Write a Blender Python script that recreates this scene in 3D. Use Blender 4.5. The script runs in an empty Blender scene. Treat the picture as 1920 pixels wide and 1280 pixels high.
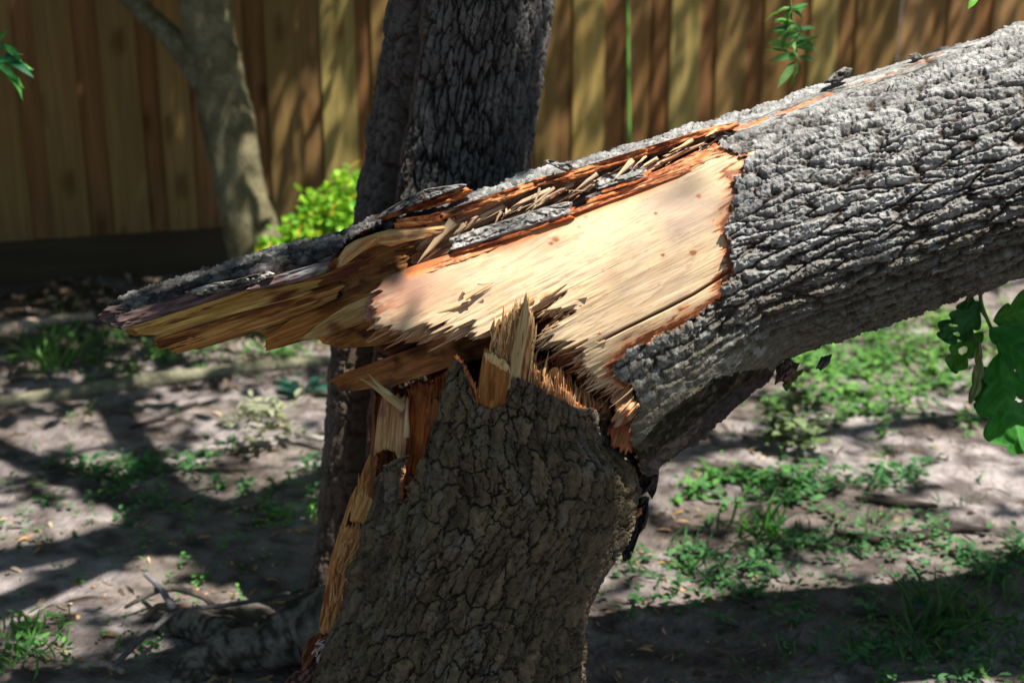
import bpy, math
import numpy as np
from mathutils import Vector

R = math.radians
sc = bpy.context.scene
# ------------------------------------------------------------ camera, world, sun
F_PX, PITCH, HC = 2667.0, R(18), 1.45
cam_d = bpy.data.cameras.new("camera"); cam = bpy.data.objects.new("camera", cam_d)
sc.collection.objects.link(cam); sc.camera = cam
cam.location = (0, 0, HC); cam.rotation_euler = (R(90) - PITCH, 0, 0)
cam_d.sensor_width = 36; cam_d.lens = 50; cam_d.clip_end = 500; cam_d.clip_start = .05
cam_d.dof.use_dof = True; cam_d.dof.focus_distance = 2.16; cam_d.dof.aperture_fstop = 3.6
SUN = np.array([.35, -.20, .91]); SUN /= np.linalg.norm(SUN)
w = bpy.data.worlds.new("World"); sc.world = w; w.use_nodes = True
nt = w.node_tree; bg = nt.nodes['Background']
sky = nt.nodes.new('ShaderNodeTexSky'); sky.sky_type = 'NISHITA'; sky.sun_disc = False
sky.sun_elevation = math.asin(SUN[2]); sky.sun_rotation = math.atan2(SUN[0], SUN[1])
nt.links.new(sky.outputs[0], bg.inputs[0]); bg.inputs[1].default_value = .064
sl = bpy.data.lights.new("sun", 'SUN'); sl.energy = 5.0; sl.angle = R(.5); sl.color = (1, .95, .86)
so = bpy.data.objects.new("sun", sl); sc.collection.objects.link(so); so.location = (2, -3, 9)
so.rotation_euler = Vector(SUN).to_track_quat('Z', 'Y').to_euler()
vs = sc.view_settings; vs.view_transform = 'Standard'; vs.look = 'None'; vs.gamma = 1; vs.exposure = 1.03

# ------------------------------------------------------------ camera geometry helpers
FW = np.array([0, math.cos(PITCH), -math.sin(PITCH)]); UP = np.array([0, math.sin(PITCH), math.cos(PITCH)])
CAM = np.array([0, 0, HC])
def P(x, y, d):
    x, y, d = np.broadcast_arrays(np.asarray(x, float), np.asarray(y, float), np.asarray(d, float))
    v = np.empty(x.shape + (3,))
    a = (x - 960) / F_PX; b = -(y - 640) / F_PX
    v[..., 0] = a * d
    v[..., 1] = d * (FW[1] + b * UP[1])
    v[..., 2] = HC + d * (FW[2] + b * UP[2])
    return v
def G(x, y, z=0.):
    b = -(np.asarray(y, float) - 640) / F_PX
    d = (z - HC) / (FW[2] + b * UP[2])
    return P(x, y, d)
def proj(v):
    q = v - CAM
    d = q @ FW
    return 960 + F_PX * q[..., 0] / d, 640 - F_PX * (q @ UP) / d, d
M_PX = 2.25 / F_PX                                   # metres per pixel at the log

# ------------------------------------------------------------ noise in numpy
def _h(ix, iy, s):
    ix = ix.astype(np.int64).astype(np.uint32); iy = iy.astype(np.int64).astype(np.uint32)
    h = ix * np.uint32(374761393) + iy * np.uint32(668265263) + np.uint32((s * 2246822519 + 12345) & 0xffffffff)
    h = (h ^ (h >> np.uint32(13))) * np.uint32(1274126177)
    h = (h ^ (h >> np.uint32(16))) * np.uint32(2654435761)
    return ((h ^ (h >> np.uint32(15))) & np.uint32(0xffffff)).astype(float) / 16777215.
def vn(x, y, s=0):
    x, y = np.broadcast_arrays(np.asarray(x, float), np.asarray(y, float))
    ix = np.floor(x); iy = np.floor(y); fx = x - ix; fy = y - iy
    fx = fx * fx * (3 - 2 * fx); fy = fy * fy * (3 - 2 * fy)
    a = _h(ix, iy, s); b = _h(ix + 1, iy, s); c = _h(ix, iy + 1, s); d = _h(ix + 1, iy + 1, s)
    return (a * (1 - fx) + b * fx) * (1 - fy) + (c * (1 - fx) + d * fx) * fy
def fbm(x, y, o=4, s=0):
    r = 0; a = .5; t = 0
    for i in range(o):
        r = r + a * vn(x, y, s + i * 17); t += a; a *= .5; x = x * 2.03 + 5.3; y = y * 2.03 + 1.7
    return r / t
def worley(x, y, s=0):
    ix = np.floor(x); iy = np.floor(y)
    f1 = np.full(x.shape, 9.); f2 = f1.copy(); cid = np.zeros(x.shape); cx = x.copy(); cy = y.copy()
    for dx in (-1, 0, 1):
        for dy in (-1, 0, 1):
            jx = ix + dx; jy = iy + dy
            px = jx + .1 + .8 * _h(jx, jy, s); py = jy + .1 + .8 * _h(jx, jy, s + 1)
            d = np.sqrt((x - px) ** 2 + (y - py) ** 2)
            n = d < f1
            f2 = np.where(n, f1, np.minimum(f2, d)); f1 = np.where(n, d, f1)
            cid = np.where(n, _h(jx, jy, s + 2), cid); cx = np.where(n, px, cx); cy = np.where(n, py, cy)
    return f1, f2, cid, cx, cy
def ss(a, b, x):
    t = np.clip((x - a) / (b - a), 0, 1); return t * t * (3 - 2 * t)
def inside(poly, x, y):
    r = np.zeros(x.shape, bool); n = len(poly)
    for i in range(n):
        x0, y0 = poly[i]; x1, y1 = poly[(i + 1) % n]
        if y0 == y1: continue
        c = ((y0 > y) != (y1 > y)) & (x < (x1 - x0) * (y - y0) / (y1 - y0) + x0)
        r ^= c
    return r
def dist(pl, x, y):
    r = np.full(x.shape, 1e9)
    for (x0, y0), (x1, y1) in zip(pl[:-1], pl[1:]):
        dx, dy = x1 - x0, y1 - y0; L = dx * dx + dy * dy + 1e-9
        t = np.clip(((x - x0) * dx + (y - y0) * dy) / L, 0, 1)
        r = np.minimum(r, (x - x0 - t * dx) ** 2 + (y - y0 - t * dy) ** 2)
    return np.sqrt(r)
def lerp(a, b, t):
    t = np.asarray(t)[..., None]; return np.asarray(a) * (1 - t) + np.asarray(b) * t
def ip(y, pts):
    return np.interp(y, [p[0] for p in pts], [p[1] for p in pts])

# ------------------------------------------------------------ materials
def mat(name, rough=.9, spec=.3, noise=(120, .25), bump=(300, .0015), uv=None, transl=0, fine=None):
    m = bpy.data.materials.new(name); m.use_nodes = True; n = m.node_tree.nodes; l = m.node_tree.links
    b = n['Principled BSDF']; b.inputs['Roughness'].default_value = rough; b.inputs['Specular IOR Level'].default_value = spec
    at = n.new('ShaderNodeAttribute'); at.attribute_name = 'Col'
    tc = n.new('ShaderNodeTexCoord'); src = tc.outputs['Object']
    if uv:
        mp = n.new('ShaderNodeMapping'); mp.inputs['Scale'].default_value = (uv[0], uv[1], 1)
        l.new(tc.outputs['UV'], mp.inputs[0]); src = mp.outputs[0]
    nz = n.new('ShaderNodeTexNoise'); nz.inputs['Scale'].default_value = noise[0]; nz.inputs['Detail'].default_value = 5
    l.new(src, nz.inputs['Vector'])
    mr = n.new('ShaderNodeMapRange'); mr.inputs['From Min'].default_value = .3; mr.inputs['From Max'].default_value = .7
    mr.inputs['To Min'].default_value = 1 - noise[1]; mr.inputs['To Max'].default_value = 1 + noise[1]
    l.new(nz.outputs[0], mr.inputs[0])
    mx = n.new('ShaderNodeVectorMath'); mx.operation = 'SCALE'
    l.new(at.outputs['Color'], mx.inputs[0]); l.new(mr.outputs[0], mx.inputs['Scale'])
    l.new(mx.outputs[0], b.inputs['Base Color'])
    if bump:
        nb = n.new('ShaderNodeTexNoise'); nb.inputs['Scale'].default_value = bump[0]; nb.inputs['Detail'].default_value = 6
        l.new(src, nb.inputs['Vector'])
        bp = n.new('ShaderNodeBump'); bp.inputs['Distance'].default_value = bump[1]; bp.inputs['Strength'].default_value = 1
        l.new(nb.outputs[0], bp.inputs['Height']); l.new(bp.outputs[0], b.inputs['Normal'])
    if transl:
        t = n.new('ShaderNodeBsdfTranslucent'); ms = n.new('ShaderNodeMixShader'); ms.inputs[0].default_value = transl
        tv = n.new('ShaderNodeVectorMath'); tv.operation = 'MULTIPLY'; tv.inputs[1].default_value = (1.5, 1.5, .7)
        l.new(mx.outputs[0], tv.inputs[0]); l.new(tv.outputs[0], t.inputs[0])
        l.new(b.outputs[0], ms.inputs[1]); l.new(t.outputs[0], ms.inputs[2])
        l.new(ms.outputs[0], n['Material Output'].inputs[0])
    return m
M_BARK = mat('bark', .95, .08, (90, .3), (420, .0025))
M_WOOD = mat('torn_wood', .40, .5, (1.0, .07), (1.0, .0007), uv=(22, 480))
M_WOODV = mat('splintered_wood', .8, .08, (1.0, .26), (1.0, .0022), uv=(20, 420))
M_INNER = mat('inner_bark', .9, .06, (1.0, .38), (1.0, .0045), uv=(130, 460))
M_SOIL = mat('sandy_soil', .97, .04, (16, .34), (38, .028))
M_LEAF = mat('green_leaf', .55, .25, (60, .18), (90, .001), transl=.38)
M_DRY = mat('dry_leaf', .7, .3, (60, .2), (90, .001), transl=.15)
M_FENCE = mat('fence_boards', .9, .08, (1.0, .2), (1.0, .001), uv=(60, 2.2))
M_STEM = mat('stem', .8, .2, (200, .15), None)

# ------------------------------------------------------------ mesh helpers
COLL = sc.collection
def link(name, parent=None):
    pass
def raw(name, V, Fq, m, parent=None, col=None, uv=None, smooth=True):
    V = np.asarray(V, np.float32).reshape(-1, 3); Fq = np.asarray(Fq, np.int32)
    k = Fq.shape[1]
    me = bpy.data.meshes.new(name)
    me.vertices.add(len(V)); me.vertices.foreach_set('co', V.ravel())
    me.loops.add(Fq.size); me.loops.foreach_set('vertex_index', Fq.ravel())
    me.polygons.add(len(Fq)); me.polygons.foreach_set('loop_start', np.arange(0, Fq.size, k, dtype=np.int32))
    me.update(calc_edges=True)
    me.polygons.foreach_set('use_smooth', np.full(len(Fq), smooth))
    if col is not None:
        c = np.ones((len(V), 4), np.float32); c[:, :3] = np.asarray(col, np.float32).reshape(-1, 3)
        a = me.color_attributes.new('Col', 'FLOAT_COLOR', 'POINT'); a.data.foreach_set('color', np.clip(c, 0, 1).ravel())
    if uv is not None:
        u = me.uv_layers.new(name='UVMap'); u.data.foreach_set('uv', np.asarray(uv, np.float32).reshape(-1, 2)[Fq.ravel()].ravel())
    me.materials.append(m); me.validate()
    o = bpy.data.objects.new(name, me); COLL.objects.link(o)
    if parent: o.parent = parent
    return o
def grid(name, V, m, parent=None, col=None, uv=None, keep=None, flip=False, smooth=True):
    n, k = V.shape[:2]; I = np.arange(n * k).reshape(n, k)
    q = np.stack([I[:-1, :-1], I[:-1, 1:], I[1:, 1:], I[1:, :-1]], -1)
    if flip: q = q[..., ::-1]
    q = q[keep] if keep is not None else q.reshape(-1, 4)
    q = q.reshape(-1, 4)
    used = np.unique(q); mp = np.zeros(n * k, np.int32); mp[used] = np.arange(len(used))
    return raw(name, V.reshape(-1, 3)[used], mp[q], m, parent,
               None if col is None else np.asarray(col).reshape(-1, 3)[used],
               None if uv is None else np.asarray(uv).reshape(-1, 2)[used], smooth)
def thing(name, label, cat, loc=(0, 0, 0), group=None):
    o = bpy.data.objects.new(name, None); COLL.objects.link(o); o.empty_display_size = .1
    o.location = loc; o['label'] = label; o['category'] = cat
    if group: o['group'] = group
    bpy.context.view_layer.update()
    return o
def tag(o, label=None, cat=None, group=None, kind=None):
    for k, v in (('label', label), ('category', cat), ('group', group), ('kind', kind)):
        if v: o[k] = v
    return o
def adopt(root):
    for c in root.children: c.matrix_parent_inverse = root.matrix_world.inverted()

# a torn slab: traced outline, ragged along its own grain, with its own depth and thickness
def relief(name, poly, ang, depth, thick=.02, step=2.0, rag=(0, 0), seed=1, h=None, col=(.5, .3, .15), m=None, parent=None,
           srow=4.0, round_=6.0, edge=.5, spike=0.):
    a = R(ang); ca, sa = math.cos(a), math.sin(a)
    pl = np.array(poly, float)
    S = pl[:, 0] * ca - pl[:, 1] * sa; T = pl[:, 0] * sa + pl[:, 1] * ca
    t = np.arange(T.min() + .3, T.max() - .3, step); n = len(t)
    s0 = np.full(n, 1e9); s1 = np.full(n, -1e9)
    for i in range(len(pl)):
        j = (i + 1) % len(pl)
        if abs(T[i] - T[j]) < 1e-9: continue
        f = (t - T[i]) / (T[j] - T[i]); ok = (f >= 0) & (f <= 1)
        s = S[i] + f * (S[j] - S[i])
        s0 = np.where(ok, np.minimum(s0, s), s0); s1 = np.where(ok, np.maximum(s1, s), s1)
    bad = s1 < s0; s0[bad] = s1[bad] = 0
    g = ~bad; t, s0, s1 = t[g], s0[g], s1[g]; n = len(t)
    def fr(k):
        z = np.zeros(n)
        hs = _h(np.floor(t / 3.1), z, seed + k)
        return .45 * (vn(t / 14, z, seed + k) - .5) + .4 * (vn(t / 5, z, seed + k + 3) - .5) + .35 * (hs - .5) + spike * np.maximum(0, hs - .86) * 7
    s0 = s0 - 2 * rag[0] * fr(0); s1 = s1 + 2 * rag[1] * fr(40)
    bad = s1 < s0 + 1; mid = (s0 + s1) / 2; s0[bad] = mid[bad] - .5; s1[bad] = mid[bad] + .5
    N = max(3, int((s1 - s0).max() / srow))
    k = np.linspace(0, 1, N + 1)[None, :]
    s = s0[:, None] + (s1 - s0)[:, None] * k; tt = np.repeat(t[:, None], N + 1, 1)
    x = s * ca + tt * sa; y = -s * sa + tt * ca
    e = np.minimum(np.minimum(s - s0[:, None], s1[:, None] - s), np.minimum(tt - t[0], t[-1] - tt))
    er = 1 - ss(0, round_, e)
    hh = h(x, y, s, tt) if h else 0 * x
    d = depth(x, y) if callable(depth) else depth + 0 * x
    df = d - hh * (1 - er) + er * thick * edge
    db = d + thick * (1 - .35 * er) + .002
    db = np.maximum(db, df + .0008)
    c = col(x, y, s, tt, e) if callable(col) else np.broadcast_to(np.array(col, float), x.shape + (3,))
    Vf = P(x, y, df); Vb = P(x, y, db)[:, ::-1]
    V = np.concatenate([Vf, Vb, Vf[:, :1]], 1)
    C = np.concatenate([c, c[:, ::-1], c[:, :1]], 1)
    uv = np.stack([s, tt], -1) * M_PX; UVc = np.concatenate([uv, uv[:, ::-1], uv[:, :1]], 1)
    return grid(name, V, m or M_WOOD, parent, C, UVc)

def fibre(amp=.004, sx=90, tx=7, seed=3, big=1.5):
    def f(x, y, s, t):
        return amp * (fbm(s / sx, t / tx, 3, seed) - .5) * 2 + amp * big * (fbm(s / (sx * 2.2), t / (tx * 4.5), 3, seed + 9) - .5) * 2
    return f
def woodcol(a, b, c=None, sx=110, tx=5, seed=5, k=1.0, stain=None):
    def f(x, y, s, t, e):
        q = np.clip((fbm(s / sx, t / tx, 3, seed) - .5) * 2.2 * k + .5, 0, 1)
        r = lerp(a, b, q)
        if c is not None:
            q2 = ss(.5, .72, fbm(s / (sx * .8) + 7, t / (tx * 3.5), 4, seed + 30)); r = lerp(r, c, q2)
        if stain:
            for (sx_, sy_, rx, ry, co, am) in stain:
                g = np.exp(-(((x - sx_) / rx) ** 2 + ((y - sy_) / ry) ** 2)) * am * (.5 + fbm(s / 60, t / 9, 3, seed + 50))
                r = lerp(r, co, np.clip(g, 0, 1))
        return r
    return f

# bark: cracked plates as real height; a = along grain, c = across (pixels of the log's scale)
def bark(a, c, La, Lc, seed, crack=.22, H=.006, sub=.4, tilt=0., cw=.0):
    wa = a + La * .9 * (fbm(a / La, c / Lc, 3, seed) - .5); wc = c + Lc * 1.5 * (fbm(a / (La * 1.1), c / (Lc * 2.0), 3, seed + 5) - .5)
    f1, f2, cid, cx, cy = worley(wa / La, wc / Lc, seed + 9)
    e = f2 - f1
    g1, g2, cid2, _, _ = worley(wa / La * 2.3 + 3, wc / Lc * 1.9 + 7, seed + 21)
    e2 = g2 - g1
    pl = ss(cw, crack, e); p2 = ss(0, .2, e2)
    h = pl * (.55 + .45 * cid) * (1 - sub * (1 - p2) * .8) + tilt * (wc / Lc - cy) * pl
    h = h + .22 * pl * (fbm(a / 9, c / 7, 3, seed + 33) - .5) + .1 * (cid2 - .5) * pl
    return H * h, pl, cid, e, p2, (cx * La, cy * Lc)

def oakbark(a, c, La, Lc, seed, H=.006, w1=.13, w2=.10, rough=.30, dome=.5, tilt=0., jag=1.):
    wa = a + La * .8 * (fbm(a / La, c / Lc, 3, seed) - .5) + jag * 10 * (fbm(a / 11, c / 11, 3, seed + 3) - .5)
    wc = c + Lc * 1.2 * (fbm(a / (La * 1.2), c / (Lc * 2.2), 3, seed + 5) - .5) + jag * 10 * (fbm(a / 10, c / 9, 3, seed + 7) - .5)
    f1, f2, cid, cx, cy = worley(wa / La, wc / Lc, seed + 9); e = f2 - f1
    wv = w1 * (.35 + 1.3 * fbm(a / 45, c / 45, 2, seed + 11)); k1 = 1 - ss(.0, wv, e - .012)
    g1, g2, cid2, _, _ = worley(wa / (La * .42) + 3, wc / (Lc * .95) + 7, seed + 21); e2 = g2 - g1
    wv2 = w2 * np.clip(fbm(a / 40, c / 30, 3, seed + 23) * 3.2 - 1.1, .02, 1.5); k2 = (1 - ss(.0, wv2, e2)) * ss(.02, .06, wv2)
    r = rough * (fbm(a / 10, c / 7, 4, seed + 33) - .5) * 2 + rough * .7 * (fbm(a / 4.2, c / 3.4, 2, seed + 35) - .5) * 2
    dm = dome * (ss(0, .55, e) - .5) + .35 * dome * (ss(0, .35, e2) - .5)
    h = dm + (.45 * (cid - .5) + .3 * (cid2 - .5) + r) * (1 - k1 * .7) - .9 * k1 - .55 * k2 + tilt * (wc / Lc - cy) * (1 - k1)
    return H * h, 1 - np.maximum(k1, k2 * .75), cid, cid2

def gencyl(C, N, T, B, D, Rd, phi, h):
    """C (n,2) axis pixels, N unit perpendicular, T/B half widths on +N/-N side, D depth, Rd depth radius, h metres (n,k)"""
    sp = np.sin(phi)[None, :]; cp = np.cos(phi)[None, :]
    ext = np.where(sp > 0, T[:, None], B[:, None]) * sp + h / M_PX * sp
    x = C[:, 0][:, None] + N[0] * ext; y = C[:, 1][:, None] + N[1] * ext
    d = D[:, None] - (Rd[:, None] + h) * cp
    return x, y, d
def erode_dist(keep, n=8):
    r = keep.astype(float); k = keep.copy()
    for i in range(n):
        k2 = k.copy(); k2[1:] &= k[:-1]; k2[:-1] &= k[1:]; k2[:, 1:] &= k[:, :-1]; k2[:, :-1] &= k[:, 1:]
        k = k2; r += k
    return r           # 0 outside, 1 at the rim, up to n+1
ORANGE = (.42, .10, .03); ORANGE2 = (.62, .22, .07); DKRED = (.16, .045, .02)

# ============================================================ THE FALLEN LOG
CU, SU = .9466, .3223; VC = 887.0
def uvpx(x, y): return CU * x - SU * y, SU * x + CU * y
D0 = 2.30
top_pts = [(190, 572), (240, 553), (300, 530), (400, 497), (500, 467), (600, 441), (640, 433), (700, 405), (800, 385), (900, 355), (1000, 322),
           (1100, 292), (1200, 262), (1300, 232), (1400, 205), (1500, 168), (1600, 140), (1700, 108), (1900, 48)]
T_u = [(uvpx(x, y)[0], VC - uvpx(x, y)[1] - 6) for x, y in top_pts] + [(3200, 220), (5200, 120), (6000, 40)]
B_u = [(-100, 150), (600, 200), (840, 345), (882, 345), (944, 322), (1007, 300), (1070, 270), (1135, 248), (1170, 226), (1300, 222), (3200, 215), (5200, 115), (6000, 38)]
fallen = thing('fallen_trunk', 'snapped tree trunk with rough grey bark leaning down onto its splintered stump', 'fallen trunk', tuple(P(1190, 800, 2.3)))

main_edge = [(1335, 262), (1360, 275), (1385, 285), (1404, 300), (1397, 316), (1366, 324), (1374, 342), (1386, 360), (1369, 380), (1370, 400), (1356, 420),
             (1362, 440), (1367, 462), (1370, 500), (1367, 522), (1350, 533), (1352, 555), (1332, 571), (1308, 582), (1277, 600), (1252, 617), (1228, 628),
             (1200, 642), (1176, 652), (1160, 670), (1147, 686), (1150, 700), (1162, 716), (1181, 722), (1190, 745), (1202, 764), (1190, 787), (1182, 812), (1185, 850)]
main_poly = main_edge + [(1215, 905), (1400, 900), (2400, 800), (2400, -600), (1900, -300), (1360, 100), (1372, 238)]
strip_low = [(-300, 540), (180, 592), (240, 600), (300, 574), (360, 556), (400, 549), (455, 536), (500, 524), (560, 512), (612, 500), (626, 484), (640, 458), (680, 428), (735, 418), (800, 411),
             (912, 378), (1000, 343), (1100, 320), (1200, 286), (1280, 262), (1345, 241), (1420, 232), (1600, 170), (3000, -300)]
hollow = [(1175, 850), (1200, 832), (1232, 795), (1262, 765), (1300, 735), (1335, 712), (1385, 697), (1440, 692), (1462, 702), (1440, 722), (1400, 745), (1345, 790), (1290, 835), (1240, 878), (1212, 888)]
crack_line = [(1330, 250), (1395, 236), (1450, 217), (1520, 190), (1560, 172), (1640, 148), (1720, 118), (1800, 84), (1850, 62)]

du = 1.9
us = np.concatenate([np.arange(-14, 1950, du), np.arange(1960, 6000, 22)])
ph = np.concatenate([np.linspace(R(-180), R(-98), 26)[:-1], np.linspace(R(-98), R(98), 440), np.linspace(R(98), R(180), 26)[1:]])
U, PH = np.meshgrid(us, ph, indexing='ij')
Tu = ip(us, T_u); Bu = ip(us, B_u)
Cc = np.stack([CU * us + SU * VC, -SU * us + CU * VC], -1); Nn = (-SU, -CU)
ACR = PH * 226
# ridged bark
h1, pl1, cid1, cid1b = oakbark(U + ACR * .10, ACR, 135, 25, 11, H=.0084, w1=.16, w2=.26, rough=.36, dome=.45, tilt=1.05, jag=1.0)
h2, pl2, cid2, _ = oakbark(U, ACR + 500, 24, 12, 47, H=.0022, w1=.16, w2=.1, rough=.6, dome=.5)
x0, y0, d0 = gencyl(Cc, Nn, Tu, Bu, np.full(len(us), D0), np.full(len(us), .185), ph, 0 * U)
front = np.abs(PH) < R(97)
# bark grows smoother over the hinge strap
smooth = ss(90, 0, dist([(1200, 830), (1270, 750), (1330, 705), (1440, 680), (1500, 655)], x0, y0)) * front * (U < 1330)
fineh = .0035 * (fbm(U / 7, ACR / 5, 4, 77) - .5) * ss(1.3, .6, 0 * U + 0)
hb = (h1 + h2 * .6 + .005 * (fbm(U / 90, ACR / 60, 3, 5) - .5)) * (1 - .85 * smooth) + .0015 * (fbm(U / 5, ACR / 4, 3, 78) - .5)
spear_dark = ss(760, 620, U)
# hollow under the strap
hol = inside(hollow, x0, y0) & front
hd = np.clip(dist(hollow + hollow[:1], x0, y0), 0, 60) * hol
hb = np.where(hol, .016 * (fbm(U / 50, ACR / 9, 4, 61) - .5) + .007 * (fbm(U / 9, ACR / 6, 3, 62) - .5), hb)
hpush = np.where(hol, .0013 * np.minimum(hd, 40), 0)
hb = hb + ss(760, 620, U) * .007 * (fbm(U / 13, ACR / 8, 4, 19) - .5)
hb = hb + .010 * (vn(U / 13, ACR / 9, 64) - .5) * (U < 1140) * ss(-1.0, -1.3, PH) * front
# the long crack with torn inner bark
cd = dist(crack_line, x0, y0) + 4 * (fbm(U / 12, ACR / 9, 2, 8) - .5)
crk = ss(6, 2.5, cd + 5 * ss(.42, .7, fbm(U / 45, ACR / 30, 3, 24)) + 2.5 * ss(1450, 1700, x0)) * (PH > R(20)) * (PH < R(97))
hb = hb * (1 - .9 * ss(20, 8, cd) * (PH > R(20)) * (PH < R(97))) - .003 * crk + .003 * crk * (fbm(U / 8, ACR / 4, 3, 18) - .5)
# keep mask: edges follow the plates
mx_, my_ = x0, y0
wx = 9 * (fbm(U / 14, ACR / 8, 3, 91) - .5) * 2; wy = 9 * (fbm(U / 12, ACR / 8, 3, 92) - .5) * 2
km = inside(main_poly, x0 + wx + 6 * (cid1 - .5), y0 + wy + 9 * (cid1 - .5)) & front
km |= (~front) & (U > 1000 + 40 * fbm(U / 20, ACR / 9, 2, 3)) & (U < 6000)
km |= front & (U > 1500)
ys = ip(x0, strip_low)
ks = (y0 + 5 * wy / 9 + 6 * (cid1 - .5) < ys) & (PH > R(25)) & front
ks |= (PH >= R(97)) & (PH < R(140) - R(34) * ss(520, 250, U) + .2 * (fbm(U / 30, ACR / 30, 2, 4) - .5)) & (U < 1100)
ks &= U > -2 + 10 * fbm(ACR / 9, U / 50, 2, 6)
kv = km | ks
er = erode_dist(kv, 4)
rim = (er > 0) & (er <= 2.5)
hb = np.where(er <= 1, -.004, np.where(er <= 2, hb * .55, hb))
x1, y1, d1 = gencyl(Cc, Nn, Tu, Bu, np.full(len(us), D0), np.full(len(us), .19), ph, hb)
d1 = d1 + hpush
V = P(x1, y1, d1)
# colours: weathered plate tops, brown fissures
lich = ss(.5, .75, fbm(U / 55, ACR / 30, 4, 15))
topc = lerp((.22, .215, .21), (.39, .385, .38), np.clip(cid1 * .6 + lich * .6, 0, 1))
topc = lerp(topc, (.125, .108, .075), ss(.05, -.75, PH + .25 * (fbm(U / 60, ACR / 40, 3, 70) - .5)) * .85)                       # underside olive brown, with its shade also painted into the colour
patch = ss(.66, .74, fbm(U / 26, ACR / 14, 4, 19)) * ss(-1.15, -.6, PH)
topc = lerp(topc, (.40, .43, .41), patch * .6)
fis = lerp((.032, .024, .02), (.07, .048, .032), fbm(U / 20, ACR / 20, 2, 2))
topc = topc * (.8 + .4 * fbm(U / 7, ACR / 5, 3, 98))[..., None]
cb = lerp(fis, topc, np.clip(pl1 * (.75 + .25 * pl2), 0, 1))
cb = lerp(cb, (.17, .155, .11), smooth * .8 * ss(.35, .6, fbm(U / 20, ACR / 16, 3, 9) + .25))
cb = lerp(cb, (.40, .39, .36), ss(.5, .64, fbm(U / 9, ACR / 8, 4, 29)) * ss(60, 20, dist([(1180, 700), (1230, 720), (1300, 690), (1400, 640)], x0, y0)) * front * .6)
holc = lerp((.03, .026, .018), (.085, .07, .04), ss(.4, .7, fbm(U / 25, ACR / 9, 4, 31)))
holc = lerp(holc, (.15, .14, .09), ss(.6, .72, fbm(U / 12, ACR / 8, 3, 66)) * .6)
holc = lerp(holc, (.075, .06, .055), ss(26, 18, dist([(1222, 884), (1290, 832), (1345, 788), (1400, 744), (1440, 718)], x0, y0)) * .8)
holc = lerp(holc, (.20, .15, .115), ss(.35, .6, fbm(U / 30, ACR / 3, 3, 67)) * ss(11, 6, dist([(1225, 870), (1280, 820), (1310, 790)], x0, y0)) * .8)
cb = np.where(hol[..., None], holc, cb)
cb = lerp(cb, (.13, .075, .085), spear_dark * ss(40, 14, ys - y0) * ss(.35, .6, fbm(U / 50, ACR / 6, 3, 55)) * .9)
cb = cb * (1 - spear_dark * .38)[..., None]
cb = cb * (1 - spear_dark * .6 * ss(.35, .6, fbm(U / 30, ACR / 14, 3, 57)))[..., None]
cb = lerp(cb, ORANGE2, crk * ss(.4, .6, fbm(U / 40, ACR / 4, 3, 14)) * .8 + crk * .2)
rn_ = fbm(U / 16, ACR / 9, 3, 88); cb = np.where(((er > 0) & (er <= 1.5) & (rn_ > .42))[..., None] & front[..., None] & (U > 560)[..., None], lerp(DKRED, ORANGE2, ss(.42, .62, rn_)), cb)
fk = kv[:-1, :-1] & kv[1:, :-1] & kv[:-1, 1:] & kv[1:, 1:]
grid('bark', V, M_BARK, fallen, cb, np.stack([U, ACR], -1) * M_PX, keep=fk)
print('log bark faces', fk.sum())

# inner body of the log so that nothing is paper thin (seen in the crack and past the bark edge)
uc = np.concatenate([np.arange(980, 1960, 8.), np.arange(1960, 5980, 40)]); pc = np.linspace(-math.pi, math.pi, 121)
Uc, Pc = np.meshgrid(uc, pc, indexing='ij')
Cb = np.stack([CU * uc + SU * VC, -SU * uc + CU * VC], -1)
hc = -.016 + .004 * (fbm(Uc / 60, Pc * 30, 3, 4) - .5)
xc, yc, dc = gencyl(Cb, Nn, ip(uc, T_u), np.minimum(ip(uc, B_u), 226), np.full(len(uc), D0), np.full(len(uc), .185), pc, hc)
kc = ~inside([(1100, 640), (1160, 640), (1230, 760), (1500, 730), (1300, 1000), (900, 1000)], xc, yc)
grid('heartwood', P(xc, yc, dc), M_WOODV, fallen, lerp(DKRED, ORANGE, fbm(Uc / 50, Pc * 40, 3, 8)), np.stack([Uc, Pc * 220], -1) * M_PX,
     keep=kc[:-1, :-1] & kc[1:, 1:])

RW_V, RW_D = 236., .176
def logd(x, y, inset=0.):
    v = (SU * x + CU * y - VC) / RW_V
    return D0 + inset - (RW_D) * np.sqrt(np.clip(1 - v * v, .02, 1))
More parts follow.
